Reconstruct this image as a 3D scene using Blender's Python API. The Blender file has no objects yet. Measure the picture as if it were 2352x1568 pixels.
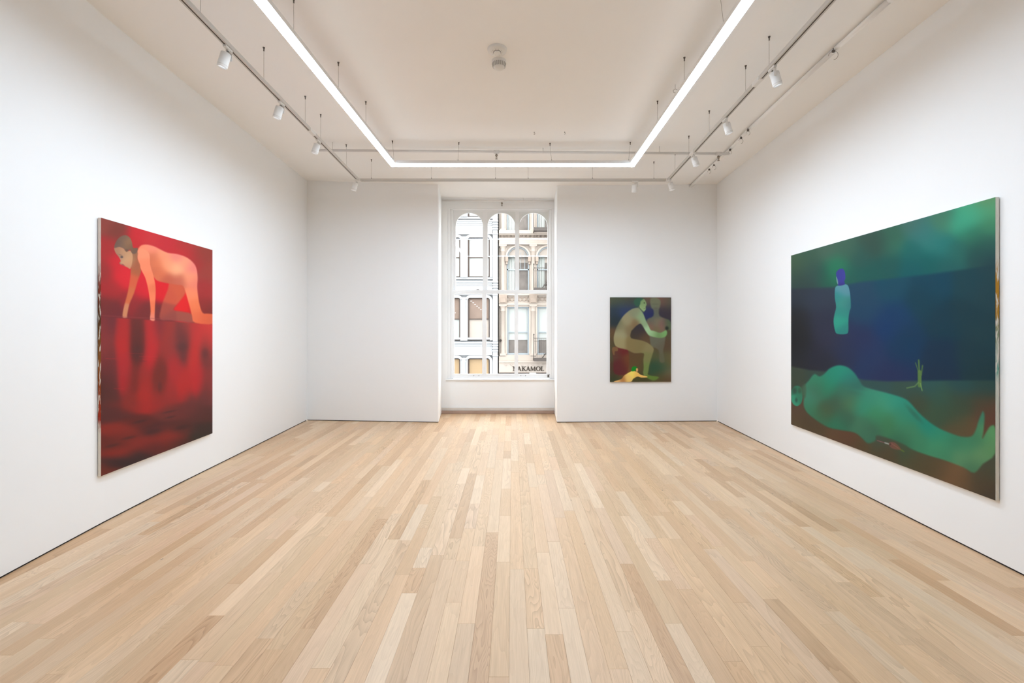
import bpy, math, random
import numpy as np
from mathutils import Vector, Matrix

C = bpy.context.scene.collection
SC = bpy.context.scene
random.seed(7)

# ------------------------------------------------------------------ camera, world, exposure
F = 1150.0            # focal length in pixels of the 2352 px wide frame
EYE = 1.52            # camera height above the floor
CX, HY = 1176.0, 755.0
cam_d = bpy.data.cameras.new('camera')
cam = bpy.data.objects.new('camera', cam_d)
C.objects.link(cam)
cam.location = (0, 0, EYE)
cam.rotation_euler = (math.radians(90), 0, 0)
cam_d.sensor_fit = 'HORIZONTAL'
cam_d.sensor_width = 36.0
cam_d.lens = F / 2352 * 36
cam_d.shift_y = -(784 - HY) / 2352
cam_d.clip_start = 0.05
cam_d.clip_end = 500
SC.camera = cam

SC.view_settings.view_transform = 'Standard'
SC.view_settings.look = 'None'
SC.view_settings.gamma = 1.0
SC.view_settings.use_curve_mapping = False
SC.view_settings.exposure = 0.10

SKY = 6.5             # bright overcast sky
LED_POWER = 61.0      # radiance of the linear light diffuser
SPOT_W = 2.8         # each track spotlight
LAMP_COL = (0.86, 1.045, 1.25)

w = bpy.data.worlds.new('overcast_sky')
SC.world = w
w.use_nodes = True
wn = w.node_tree.nodes
bgn = wn['Background']
bgn.inputs[0].default_value = (0.93, 0.97, 1.0, 1)
bgn.inputs[1].default_value = SKY

SC.cycles.max_bounces = 10
SC.cycles.diffuse_bounces = 6
SC.cycles.glossy_bounces = 4
SC.cycles.transparent_max_bounces = 12
SC.cycles.sample_clamp_indirect = 6.0
SC.cycles.caustics_reflective = False
SC.cycles.caustics_refractive = False


# ------------------------------------------------------------------ helpers
def lin(c):
    return tuple(((v / 255.0) / 12.92 if v / 255.0 <= 0.04045 else ((v / 255.0 + 0.055) / 1.055) ** 2.4) for v in c)


def atz(px, py, z):
    """point of the photograph lying at height z"""
    y = F * (z - EYE) / (HY - py)
    return Vector(((px - CX) / F * y, y, z))


def aty(px, py, y):
    """point of the photograph lying at depth y"""
    return Vector(((px - CX) / F * y, y, EYE - (py - HY) / F * y))


class MB:
    def __init__(self):
        self.v, self.f, self.sm = [], [], []

    def poly(self, pts, smooth=False):
        n = len(self.v)
        self.v += [tuple(p) for p in pts]
        self.f.append(tuple(range(n, n + len(pts))))
        self.sm.append(smooth)
        return self

    def box(self, x0, x1, y0, y1, z0, z1):
        n = len(self.v)
        self.v += [(x0, y0, z0), (x1, y0, z0), (x1, y1, z0), (x0, y1, z0), (x0, y0, z1), (x1, y0, z1), (x1, y1, z1), (x0, y1, z1)]
        for q in ((0, 3, 2, 1), (4, 5, 6, 7), (0, 1, 5, 4), (1, 2, 6, 5), (2, 3, 7, 6), (3, 0, 4, 7)):
            self.f.append(tuple(n + i for i in q))
            self.sm.append(False)
        return self

    def bbox(self, x0, x1, y0, y1, z0, z1, b=0.004):
        """box with chamfered vertical and horizontal edges"""
        n = len(self.v)
        rings = []
        for (z, i) in ((z0, b), (z0 + b, 0), (z1 - b, 0), (z1, b)):
            c = b if i == 0 else 0
            X0, X1, Y0, Y1 = x0 + i, x1 - i, y0 + i, y1 - i
            k = b * 0.7
            rings.append([(X0 + k, Y0, z), (X1 - k, Y0, z), (X1, Y0 + k, z), (X1, Y1 - k, z), (X1 - k, Y1, z), (X0 + k, Y1, z), (X0, Y1 - k, z), (X0, Y0 + k, z)])
        for r in rings:
            self.v += r
        for a in range(3):
            for j in range(8):
                p, q = n + a * 8 + j, n + a * 8 + (j + 1) % 8
                self.f.append((p, q, q + 8, p + 8))
                self.sm.append(False)
        self.f.append(tuple(n + j for j in reversed(range(8))))
        self.f.append(tuple(n + 24 + j for j in range(8)))
        self.sm += [False, False]
        return self

    def lathe(self, c, prof, n=20, axis=(0, 0, 1), smooth=True):
        """profile of (radius, distance along axis) turned round the axis through c"""
        ax = Vector(axis).normalized()
        u = ax.orthogonal().normalized()
        w_ = ax.cross(u)
        c = Vector(c)
        base = len(self.v)
        for (r, h) in prof:
            for k in range(n):
                a = 2 * math.pi * k / n
                self.v.append(tuple(c + ax * h + (u * math.cos(a) + w_ * math.sin(a)) * r))
        for i in range(len(prof) - 1):
            for k in range(n):
                a, b = base + i * n + k, base + i * n + (k + 1) % n
                self.f.append((a, b, b + n, a + n))
                self.sm.append(smooth)
        return self

    def cyl(self, p, q, r, n=12, r2=None, caps=True):
        p, q = Vector(p), Vector(q)
        L = (q - p).length
        r2 = r if r2 is None else r2
        prof = [(r, 0), (r2, L)]
        if caps:
            prof = [(0.0001, 0)] + prof + [(0.0001, L)]
        return self.lathe(p, prof, n, q - p, smooth=n > 6)

    def tube(self, pts, r, n=8):
        for a, b in zip(pts[:-1], pts[1:]):
            self.cyl(a, b, r, n)
        return self

    def ring(self, c, R, r, axis, n=16, m=6, a0=0, a1=2 * math.pi):
        ax = Vector(axis).normalized()
        u = ax.orthogonal().normalized()
        w_ = ax.cross(u)
        pts = [Vector(c) + (u * math.cos(a0 + (a1 - a0) * k / n) + w_ * math.sin(a0 + (a1 - a0) * k / n)) * R for k in range(n + 1)]
        return self.tube(pts, r, m)

    def prism(self, pts2, y0, y1, smooth=False):
        """outline in x,z pushed from y0 to y1"""
        n = len(pts2)
        b = len(self.v)
        self.v += [(x, y0, z) for x, z in pts2] + [(x, y1, z) for x, z in pts2]
        self.f.append(tuple(b + i for i in range(n)))
        self.f.append(tuple(b + n + i for i in reversed(range(n))))
        self.sm += [False, False]
        for i in range(n):
            j = (i + 1) % n
            self.f.append((b + j, b + i, b + n + i, b + n + j))
            self.sm.append(smooth)
        return self

    def build(self, name, m, parent=None, loc=None):
        me = bpy.data.meshes.new(name)
        me.from_pydata(self.v, [], self.f)
        me.polygons.foreach_set('use_smooth', self.sm)
        me.materials.append(m)
        o = bpy.data.objects.new(name, me)
        C.objects.link(o)
        if parent is not None:
            o.parent = parent
        if loc is not None:
            o.location = loc
        return o


def tag(o, label=None, cat=None, group=None, kind=None):
    if label:
        o['label'] = label
    if cat:
        o['category'] = cat
    if group:
        o['group'] = group
    if kind:
        o['kind'] = kind
    return o


def empty(name, loc=(0, 0, 0), rz=0.0):
    o = bpy.data.objects.new(name, None)
    o.empty_display_size = 0.1
    o.location = loc
    o.rotation_euler = (0, 0, rz)
    C.objects.link(o)
    return o


def mat(name, col, rough=0.6, spec=0.3, metal=0.0, noise=0.0, nscale=30.0, bump=0.0, emit=None, emit_s=0.0):
    m = bpy.data.materials.new(name)
    m.use_nodes = True
    nt = m.node_tree
    b = nt.nodes['Principled BSDF']
    b.inputs['Base Color'].default_value = (*col, 1)
    b.inputs['Roughness'].default_value = rough
    b.inputs['Specular IOR Level'].default_value = spec
    b.inputs['Metallic'].default_value = metal
    if emit:
        b.inputs['Emission Color'].default_value = (*emit, 1)
        b.inputs['Emission Strength'].default_value = emit_s
    if noise or bump:
        g = nt.nodes.new('ShaderNodeNewGeometry')
        n = nt.nodes.new('ShaderNodeTexNoise')
        n.inputs['Scale'].default_value = nscale
        n.inputs['Detail'].default_value = 4
        nt.links.new(g.outputs['Position'], n.inputs['Vector'])
        if noise:
            r = nt.nodes.new('ShaderNodeMapRange')
            r.inputs[1].default_value = 0.25
            r.inputs[2].default_value = 0.75
            r.inputs[3].default_value = 1 - noise
            r.inputs[4].default_value = 1 + noise
            nt.links.new(n.outputs[0], r.inputs[0])
            v = nt.nodes.new('ShaderNodeVectorMath')
            v.operation = 'SCALE'
            v.inputs[0].default_value = col
            nt.links.new(r.outputs[0], v.inputs['Scale'])
            nt.links.new(v.outputs[0], b.inputs['Base Color'])
        if bump:
            bp = nt.nodes.new('ShaderNodeBump')
            bp.inputs['Strength'].default_value = bump
            bp.inputs['Distance'].default_value = 0.002
            nt.links.new(n.outputs[0], bp.inputs['Height'])
            nt.links.new(bp.outputs[0], b.inputs['Normal'])
    return m


M = {}
M['wall'] = mat('wall_paint', (0.90, 0.90, 0.895), 0.9, 0.15, bump=0.05, nscale=250)
M['ceiling'] = mat('ceiling_paint', (0.93, 0.912, 0.888), 0.9, 0.15, noise=0.008, nscale=2.0)
M['trim'] = mat('trim_paint', (0.86, 0.86, 0.86), 0.45, 0.3)
M['shadow_gap'] = mat('dark_base_strip', (0.035, 0.03, 0.028), 0.8, 0.1)  # near-black colour stands in for the shade in the gap under the walls
M['subfloor'] = mat('subfloor', (0.10, 0.07, 0.045), 0.9, 0.1)
M['ledge_wood'] = mat('worn_plinth_wood', lin((176, 150, 136)), 0.55, 0.3, noise=0.08, nscale=5)
M['ledge_top'] = mat('worn_plinth_stone', lin((215, 208, 200)), 0.6, 0.3, noise=0.06, nscale=8)
M['white_metal'] = mat('white_powder_coat', (0.80, 0.78, 0.75), 0.4, 0.4)
M['rail'] = mat('rail_grey', (0.62, 0.59, 0.55), 0.45, 0.4)
M['rail_slot'] = mat('rail_slot', (0.10, 0.08, 0.065), 0.6, 0.2)
M['wire'] = mat('suspension_wire', (0.45, 0.41, 0.37), 0.4, 0.5, 0.3)
M['dark_metal'] = mat('dark_fitting', (0.12, 0.10, 0.085), 0.5, 0.4)
M['brass'] = mat('sprinkler_metal', (0.30, 0.25, 0.2), 0.35, 0.5, 0.7)
M['pipe'] = mat('painted_pipe', (0.74, 0.71, 0.68), 0.6, 0.25)
M['plastic'] = mat('detector_plastic', (0.80, 0.78, 0.74), 0.5, 0.3)
M['dome'] = mat('sensor_dome', (0.46, 0.43, 0.39), 0.35, 0.4)
M['led'] = mat('led_diffuser', (0.9, 0.9, 0.9), 0.5, 0.2, emit=LAMP_COL, emit_s=LED_POWER)
M['led_side'] = mat('led_diffuser_side', (0.9, 0.9, 0.9), 0.5, 0.2, emit=LAMP_COL, emit_s=4.5)
M['lens'] = mat('spot_lens', (0.9, 0.9, 0.9), 0.3, 0.3, emit=LAMP_COL, emit_s=3.0)


def glass_mat():
    m = bpy.data.materials.new('window_glass')
    m.use_nodes = True
    nt = m.node_tree
    for n in list(nt.nodes):
        nt.nodes.remove(n)
    out = nt.nodes.new('ShaderNodeOutputMaterial')
    mix = nt.nodes.new('ShaderNodeMixShader')
    tr = nt.nodes.new('ShaderNodeBsdfTransparent')
    gl = nt.nodes.new('ShaderNodeBsdfGlossy')
    gl.inputs['Roughness'].default_value = 0.002
    tr.inputs[0].default_value = (0.985, 0.99, 0.985, 1)
    lw = nt.nodes.new('ShaderNodeLayerWeight')
    lw.inputs[0].default_value = 0.5
    p = nt.nodes.new('ShaderNodeMath')
    p.operation = 'POWER'
    p.inputs[1].default_value = 5
    a = nt.nodes.new('ShaderNodeMath')
    a.operation = 'MULTIPLY_ADD'
    a.inputs[1].default_value = 0.9
    a.inputs[2].default_value = 0.032
    nt.links.new(lw.outputs['Facing'], p.inputs[0])
    nt.links.new(p.outputs[0], a.inputs[0])
    nt.links.new(a.outputs[0], mix.inputs[0])
    nt.links.new(tr.outputs[0], mix.inputs[1])
    nt.links.new(gl.outputs[0], mix.inputs[2])
    nt.links.new(mix.outputs[0], out.inputs[0])
    return m


M['glass'] = glass_mat()


def oak_mat():
    m = bpy.data.materials.new('oiled_oak')
    m.use_nodes = True
    nt = m.node_tree
    N, L = nt.nodes, nt.links
    b = N['Principled BSDF']
    geo = N.new('ShaderNodeNewGeometry')
    tone = N.new('ShaderNodeAttribute'); tone.attribute_name = 'tone'
    seed = N.new('ShaderNodeAttribute'); seed.attribute_name = 'seed'
    sep = N.new('ShaderNodeSeparateXYZ'); L.new(seed.outputs['Vector'], sep.inputs[0])

    def vmath(op, a, bb, scale=None):
        v = N.new('ShaderNodeVectorMath'); v.operation = op
        for i, s in enumerate((a, bb)):
            if s is None:
                continue
            if isinstance(s, tuple):
                v.inputs[i].default_value = s
            else:
                L.new(s, v.inputs[i])
        return v.outputs[0]

    def math_(op, a, bb=None, c=None):
        v = N.new('ShaderNodeMath'); v.operation = op
        for i, s in enumerate((a, bb, c)):
            if s is None:
                continue
            if isinstance(s, (int, float)):
                v.inputs[i].default_value = s
            else:
                L.new(s, v.inputs[i])
        return v.outputs[0]

    def noise(vec, scale, detail=2.0, rough=0.5):
        n = N.new('ShaderNodeTexNoise')
        n.inputs['Scale'].default_value = scale
        n.inputs['Detail'].default_value = detail
        n.inputs['Roughness'].default_value = rough
        L.new(vec, n.inputs['Vector'])
        return n.outputs[0]

    off = vmath('MULTIPLY', seed.outputs['Vector'], (53.0, 41.0, 67.0))
    pos = vmath('ADD', geo.outputs['Position'], off)
    # cathedral figure: contour lines of a noise field drawn out along the board
    cath = noise(vmath('MULTIPLY', pos, (9.0, 1.1, 1.0)), 1.0, 2.0, 0.45)
    count = math_('MULTIPLY_ADD', sep.outputs[0], 26.0, 7.0)
    band = math_('FRACT', math_('MULTIPLY', cath, count))
    saw = math_('POWER', band, 2.2)
    # straight fine grain and pores
    fine = noise(vmath('MULTIPLY', pos, (210.0, 5.0, 1.0)), 1.0, 3.0, 0.6)
    mid = noise(vmath('MULTIPLY', pos, (46.0, 1.4, 1.0)), 1.0, 3.0, 0.55)
    cloud = noise(vmath('MULTIPLY', pos, (5.0, 1.6, 1.0)), 1.0, 2.0, 0.5)
    amt = math_('MULTIPLY_ADD', sep.outputs[1], 0.26, 0.06)
    g1 = math_('MULTIPLY', saw, amt)
    g2 = math_('MULTIPLY', math_('SUBTRACT', fine, 0.5), 0.34)
    g3 = math_('MULTIPLY', math_('SUBTRACT', mid, 0.5), 0.26)
    g4 = math_('MULTIPLY', math_('SUBTRACT', cloud, 0.5), 0.10)
    tot = math_('ADD', math_('ADD', g1, g2), math_('ADD', g3, g4))
    dark = math_('SUBTRACT', 1.05, tot)
    # darker grain is also redder
    comb = N.new('ShaderNodeCombineXYZ')
    L.new(math_('POWER', dark, 0.85), comb.inputs[0])
    L.new(dark, comb.inputs[1])
    L.new(math_('POWER', dark, 1.2), comb.inputs[2])
    col = vmath('MULTIPLY', tone.outputs['Color'], comb.outputs[0])
    # knots
    vor = N.new('ShaderNodeTexVoronoi'); vor.inputs['Scale'].default_value = 1.0
    L.new(vmath('MULTIPLY', pos, (3.5, 1.6, 1.0)), vor.inputs['Vector'])
    kn = N.new('ShaderNodeMapRange')
    kn.inputs[1].default_value = 0.014; kn.inputs[2].default_value = 0.028
    kn.inputs[3].default_value = 0.45; kn.inputs[4].default_value = 1.0
    L.new(vor.outputs['Distance'], kn.inputs[0])
    sc = N.new('ShaderNodeVectorMath'); sc.operation = 'SCALE'
    L.new(col, sc.inputs[0]); L.new(kn.outputs[0], sc.inputs['Scale'])
    L.new(sc.outputs[0], b.inputs['Base Color'])
    rr = math_('MULTIPLY_ADD', fine, 0.12, 0.36)
    L.new(rr, b.inputs['Roughness'])
    b.inputs['Specular IOR Level'].default_value = 0.8
    bp = N.new('ShaderNodeBump')
    bp.inputs['Strength'].default_value = 0.06
    bp.inputs['Distance'].default_value = 0.001
    L.new(dark, bp.inputs['Height'])
    L.new(bp.outputs[0], b.inputs['Normal'])
    return m


M['oak'] = oak_mat()


def art_mat(name, rough=0.55):
    m = bpy.data.materials.new(name)
    m.use_nodes = True
    nt = m.node_tree
    b = nt.nodes['Principled BSDF']
    a = nt.nodes.new('ShaderNodeAttribute')
    a.attribute_name = 'paint'
    nt.links.new(a.outputs['Color'], b.inputs['Base Color'])
    b.inputs['Roughness'].default_value = rough
    b.inputs['Specular IOR Level'].default_value = 0.12
    g = nt.nodes.new('ShaderNodeNewGeometry')
    n = nt.nodes.new('ShaderNodeTexNoise')
    n.inputs['Scale'].default_value = 900
    nt.links.new(g.outputs['Position'], n.inputs['Vector'])
    bp = nt.nodes.new('ShaderNodeBump')
    bp.inputs['Strength'].default_value = 0.05
    bp.inputs['Distance'].default_value = 0.0005
    nt.links.new(n.outputs[0], bp.inputs['Height'])
    nt.links.new(bp.outputs[0], b.inputs['Normal'])
    return m


M['oil'] = art_mat('oil_paint')

# ------------------------------------------------------------------ room shell
LW = [(-4.0, -3.100), (1.5, -3.100), (3.045, -3.114), (3.93, -3.200), (4.83, -3.258), (5.77, -3.296), (8.324, -3.409)]   # (y, x) of the left wall
RW = [(-4.0, 3.140), (3.083, 3.148), (3.91, 3.183), (4.724, 3.222), (6.4, 3.300), (8.245, 3.377)]
AL, AR, AY, BY = -1.194, 0.728, 8.13, 9.01      # window alcove: left and right edge, front and back depth
BL, BR = -1.285, 0.770
TH = 0.14


def ceil_z(x):
    P = [(-3.6, 3.985), (-3.3, 3.98), (-1.2, 3.862), (0.75, 3.845), (3.3, 3.90), (3.6, 3.91)]
    for (a, za), (b, zb) in zip(P[:-1], P[1:]):
        if x <= b:
            return za + (zb - za) * (x - a) / (b - a)
    return P[-1][1]


def wall_strip(name, pts, side, z0=0.011):
    """pts: (y, x); side -1 thickness to the left, +1 to the right"""
    mb = MB()
    n = len(pts)
    for s in (0, 1):
        for (y, x) in pts:
            X = x + side * TH * s
            mb.v += [(X, y, z0), (X, y, ceil_z(x) + 0.06)]
    for i in range(n - 1):
        a, b = 2 * i, 2 * i + 2
        c, d = a + 2 * n, b + 2 * n
        q = [(a, b, b + 1, a + 1), (c, c + 1, d + 1, d), (a, c, d, b), (a + 1, b + 1, d + 1, c + 1)]
        mb.f += q
        mb.sm += [False] * 4
    mb.f += [(0, 1, 2 * n + 1, 2 * n), (2 * n - 2, 4 * n - 2, 4 * n - 1, 2 * n - 1)]
    mb.sm += [False, False]
    return tag(mb.build(name, M['wall']), kind='structure')


wall_strip('wall_left', LW, -1)
wall_strip('wall_right', RW, 1)
for nm, pts, s in (('shadow_gap_left', LW, -1), ('shadow_gap_right', RW, 1)):
    mb = MB()
    for (y0, x0), (y1, x1) in zip(pts[:-1], pts[1:]):
        i = 0.004 * s
        mb.poly([(x0 + i, y0, -0.005), (x1 + i, y1, -0.005), (x1 + i, y1, 0.012), (x0 + i, y0, 0.012)])
        mb.poly([(x0 + i + .03 * s, y0, -0.005), (x1 + i + .03 * s, y1, -0.005), (x1 + i + .03 * s, y1, 0.012), (x0 + i + .03 * s, y0, 0.012)])
        mb.poly([(x0 + i, y0, 0.012), (x1 + i, y1, 0.012), (x1 + i + .03 * s, y1, 0.012), (x0 + i + .03 * s, y0, 0.012)])
    tag(mb.build(nm, M['shadow_gap']), kind='structure')


def block(name, plan, z0, ztop, m):
    mb = MB()
    n = len(plan)
    mb.v = [(x, y, z0) for x, y in plan] + [(x, y, ztop(x)) for x, y in plan]
    mb.f = [tuple(reversed(range(n))), tuple(range(n, 2 * n))] + [(i, (i + 1) % n, n + (i + 1) % n, n + i) for i in range(n)]
    mb.sm = [False] * len(mb.f)
    return tag(mb.build(name, m), kind='structure')


top = lambda x: ceil_z(x) + 0.05
block('wall_back', [(-3.409, 8.324), (AL - 0.012, AY), (AL, AY + 0.012), (BL, BY + 0.2), (-3.409, BY + 0.2)], 0.011, top, M['wall'])
block('wall_back.001', [(AR + 0.012, AY), (3.377, 8.245), (3.377, BY + 0.2), (BR, BY + 0.2), (AR, AY + 0.012)], 0.011, top, M['wall'])
mb = MB()
for (a, b) in (((-3.409, 8.329), (AL - 0.004, AY + 0.005)), ((AR + 0.004, AY + 0.005), (3.377, 8.25))):
    mb.poly([(*a, -0.005), (*b, -0.005), (*b, 0.012), (*a, 0.012)])
    mb.poly([(*a, 0.012), (*b, 0.012), (b[0], b[1] + .03, 0.012), (a[0], a[1] + .03, 0.012)])
tag(mb.build('shadow_gap_back', M['shadow_gap']), kind='structure')

mb = MB().box(-3.3, 3.3, -4.14, -4.0, 0.0, 3.99)
tag(mb.build('wall_front', M['wall']), kind='structure')

# ceiling: an old plaster ceiling, a little lower along its middle
mb = MB()
xs = [-3.6, -3.3, -2.25, -1.2, -0.2, 0.75, 2.0, 3.3, 3.6]
ys = [-4.1, 0, 4, 8.0, 9.3]
for y in ys:
    for x in xs:
        mb.v.append((x, y, ceil_z(x)))
for y in ys:
    for x in xs:
        mb.v.append((x, y, 4.2))
nx = len(xs)
o2 = nx * len(ys)
for j in range(len(ys) - 1):
    for i in range(nx - 1):
        a = j * nx + i
        mb.f.append((a, a + nx, a + nx + 1, a + 1)); mb.sm.append(True)
        a += o2
        mb.f.append((a, a + 1, a + nx + 1, a + nx)); mb.sm.append(False)
for j in range(len(ys) - 1):
    for i in (0, nx - 1):
        a = j * nx + i
        mb.f.append((a, a + nx, a + nx + o2, a + o2)); mb.sm.append(False)
for i in range(nx - 1):
    for j in (0, len(ys) - 1):
        a = j * nx + i
        mb.f.append((a, a + 1, a + 1 + o2, a + o2)); mb.sm.append(False)
tag(mb.build('ceiling', M['ceiling']), kind='structure')

# ------------------------------------------------------------------ floor: strip oak boards running towards the window
floor = tag(MB().box(-3.5, 3.5, -4.1, 9.25, -0.06, -0.019).build('floor', M['subfloor']), kind='structure')
BW = 0.0889
TONES = [(222, 190, 157), (217, 183, 149), (227, 197, 165), (211, 174, 138), (230, 202, 172), (206, 169, 132), (221, 189, 160), (214, 181, 145),
         (225, 194, 160), (219, 186, 153), (198, 160, 124), (234, 208, 180), (218, 184, 148), (223, 189, 153)]
planks = []
rf = random.Random(21)
nrow = int(7.0 / BW) + 1
for r in range(nrow):
    x0 = -3.5 + r * BW + 0.02
    if x0 > 3.42:
        break
    y = -4.05 + rf.uniform(-0.9, 0)
    while y < 9.2:
        Ln = rf.choice([0.35, 0.5, 0.65, 0.8, 0.95, 1.15, 1.35, 1.6, 1.9]) * rf.uniform(0.85, 1.15)
        a, b = max(y, -4.05), min(y + Ln, 9.2)
        y += Ln
        if b - a < 0.08:
            continue
        t = rf.choice(TONES)
        t = lin(tuple(m_ + (c_ - m_) * 0.68 for c_, m_ in zip(t, (214, 171, 120))))
        k = rf.uniform(0.97, 1.04) * 0.90
        wm = rf.uniform(-0.025, 0.025)
        t = (t[0] * k * (1 + wm), t[1] * k, t[2] * k * (1 - wm))
        planks.append((x0, x0 + BW, a, b, t, (rf.random(), rf.random() ** 2.2, rf.random()), rf.uniform(-0.0002, 0.0002)))


def plank_geo(p, V, Fc, T, S):
    x0, x1, a, b, t, s, dz = p
    g, c = 0.0002, 0.0006
    n = len(V)
    x0 += g; x1 -= g; a += g; b -= g
    V += [(x0, a, -0.018), (x1, a, -0.018), (x1, b, -0.018), (x0, b, -0.018),
          (x0, a, dz - c), (x1, a, dz - c), (x1, b, dz - c), (x0, b, dz - c),
          (x0 + c, a + c, dz), (x1 - c, a + c, dz), (x1 - c, b - c, dz), (x0 + c, b - c, dz)]
    for o in (0, 4):
        for i in range(4):
            j = (i + 1) % 4
            Fc.append((n + o + i, n + o + j, n + o + 4 + j, n + o + 4 + i))
    Fc.append((n + 8, n + 9, n + 10, n + 11))
    T += [(*t, 1)] * 12
    S += [(*s, 1)] * 12


def plank_obj(ps, name):
    V, Fc, T, S = [], [], [], []
    for p in ps:
        plank_geo(p, V, Fc, T, S)
    me = bpy.data.meshes.new(name)
    me.from_pydata(V, [], Fc)
    for nm, A in (('tone', T), ('seed', S)):
        at = me.attributes.new(nm, 'FLOAT_COLOR', 'POINT')
        at.data.foreach_set('color', np.array(A, dtype=np.float32).ravel())
    me.materials.append(M['oak'])
    o = bpy.data.objects.new(name, me)
    C.objects.link(o)
    o.parent = floor
    return o


def seen_area(p):
    x0, x1, a, b = p[:4]
    a, b = max(a, 2.15), min(b, 9.0)
    if b <= a:
        return 0
    xm, ym = (x0 + x1) / 2, (a + b) / 2
    if abs(xm) > ym * 1.02 or abs(xm) > 3.1 + 0.04 * ym:
        return 0
    return BW * (F / ym) * (F * EYE / a - F * EYE / b)


planks.sort(key=seen_area, reverse=True)
for p in planks[:300]:
    plank_obj([p], 'plank')
tag(plank_obj(planks[300:], 'plank'), kind='stuff')

# ------------------------------------------------------------------ window wall and window
WY = 9.05
X = lambda px, y=WY: (px - CX) / F * y
Z = lambda py, y=WY: EYE - (py - HY) / F * y
ox0, ox1, oz0, oz1 = X(1029), X(1273), Z(870), Z(479)
mb = MB()
mb.box(BL - .02, ox0, BY, BY + 0.2, 0, 3.9)
mb.box(ox1, BR + .02, BY, BY + 0.2, 0, 3.9)
mb.box(ox0, ox1, BY, BY + 0.2, oz1, 3.9)
mb.box(ox0, ox1, BY, BY + 0.2, 0, oz0 - 0.02)
tag(mb.build('wall_window', M['wall']), kind='structure')
# worn two-step plinth under the window
mb = MB().bbox(BL + .012, BR - .012, 8.965, 9.005, 0.0, 0.052, 0.004)
pl = tag(mb.build('baseboard_window', M['ledge_wood']), kind='structure')
mb = MB().bbox(BL + .012, BR - .012, 8.985, 9.008, 0.053, 0.104, 0.003)
mb.build('plinth_top', M['ledge_top'], pl)

win = tag(empty('window_1', ((ox0 + ox1) / 2, BY, oz0)), kind='structure')
win_inv = Matrix.Translation(-win.location)


def wpart(mb, name, m, parent=None):
    par = parent or win
    off = Vector(win.location)
    mb.v = [tuple(Vector(v) - off) for v in mb.v]
    return mb.build(name, m, par)


# casing: stepped boards round the opening
mb = MB()
cz0, cz1 = oz0 + 0.005, oz1
mb.bbox(ox0, X(1035), BY + 0.004, BY + 0.19, cz0, cz1, 0.004)
mb.bbox(X(1267), ox1, BY + 0.004, BY + 0.19, cz0, cz1, 0.004)
mb.bbox(X(1035), X(1267), BY + 0.004, BY + 0.19, cz1 - 0.018, cz1, 0.004)
mb.bbox(X(1035), X(1041), BY + 0.03, BY + 0.19, cz0, cz1 - 0.018, 0.003)
mb.bbox(X(1261.5), X(1267), BY + 0.03, BY + 0.19, cz0, cz1 - 0.018, 0.003)
wpart(mb, 'casing', M['trim'])
wpart(MB().bbox(ox0 - 0.03, ox1 + 0.01, BY - 0.035, BY + 0.19, oz0 - 0.02, oz0 + 0.004, 0.004), 'sill', M['trim'])


def arch_head(mb, xa, xb, zs, zt, y0, y1, R=None):
    """plate above a half-round opening between xa and xb, springing at zs, up to zt"""
    n = 20
    cx, r = (xa + xb) / 2, (xb - xa) / 2
    rz = R or r
    pts = [(cx - r * math.cos(math.pi * k / n), zs + rz * math.sin(math.pi * k / n)) for k in range(n + 1)]
    for (p, q) in zip(pts[:-1], pts[1:]):
        mb.poly([(p[0], y0, p[1]), (q[0], y0, q[1]), (q[0], y0, zt), (p[0], y0, zt)])
        mb.poly([(p[0], y1, p[1]), (p[0], y1, zt), (q[0], y1, zt), (q[0], y1, q[1])])
        mb.poly([(p[0], y0, p[1]), (p[0], y1, p[1]), (q[0], y1, q[1]), (q[0], y0, q[1])], True)
    mb.poly([(xa, y0, zt), (xb, y0, zt), (xb, y1, zt), (xa, y1, zt)])


y0, y1 = BY + 0.085, BY + 0.125
XU = lambda px: X(px, y0)
ZU = lambda py: Z(py, y0)
up = MB()
lights_u = [(1046.8, 1109), (1120, 1183), (1192.5, 1257.5)]
for a, b in lights_u:
    arch_head(up, XU(a), XU(b), ZU(519), ZU(481), y0, y1, ZU(488.5) - ZU(519))
for a, b in ((1041, 1046.8), (1109, 1120), (1183, 1192.5), (1257.5, 1262)):
    up.box(XU(a), XU(b), y0, y1, ZU(667), ZU(481))
up.box(XU(1041), XU(1262), y0, y1, ZU(674), ZU(666))
sash_u = wpart(up, 'upper_sash', M['trim'])
for a, b in lights_u:
    p = MB().box(XU(a) - .004, XU(b) + .004, -0.002, 0.002, ZU(667), ZU(486))
    zm = ZU(667)
    p.v = [(v[0] - win.location.x, v[1], v[2] - zm) for v in p.v]
    o = p.build('pane', M['glass'], sash_u, (0, (y0 + y1) / 2 - win.location.y, zm - win.location.z))
    o.rotation_euler.x = math.radians(0.9)     # old sash leans back slightly
    o.rotation_euler.z = math.radians(-0.5)

y0, y1 = BY + 0.035, BY + 0.08
XU2 = lambda px: X(px, y0)
ZU2 = lambda py: Z(py, y0)
lo = MB()
lights_l = [(1043.2, 1107.5), (1117, 1181.7), (1190, 1255.7)]
zt, zb, za = ZU2(666), ZU2(674), ZU2(858.5)
zc = ZU2(868)
edges = [1037.5, 1043.2, 1107.5, 1117, 1181.7, 1190, 1255.7, 1262.5]
for i in (0, 2, 4, 6):
    lo.box(XU2(edges[i]), XU2(edges[i + 1]), y0, y1, za, zb)
lo.bbox(XU2(1037.5), XU2(1262.5), y0 - 0.006, y1, zb, zt, 0.003)
lo.bbox(XU2(1037.5), XU2(1262.5), y0, y1, zc, za, 0.003)
sash_l = wpart(lo, 'lower_sash', M['trim'])
for a, b in lights_l:
    wpart(MB().box(XU2(a) - .004, XU2(b) + .004, y0 + 0.02, y0 + 0.024, za - .004, zb + .004), 'pane', M['glass'], sash_l)
lf = MB()
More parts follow.
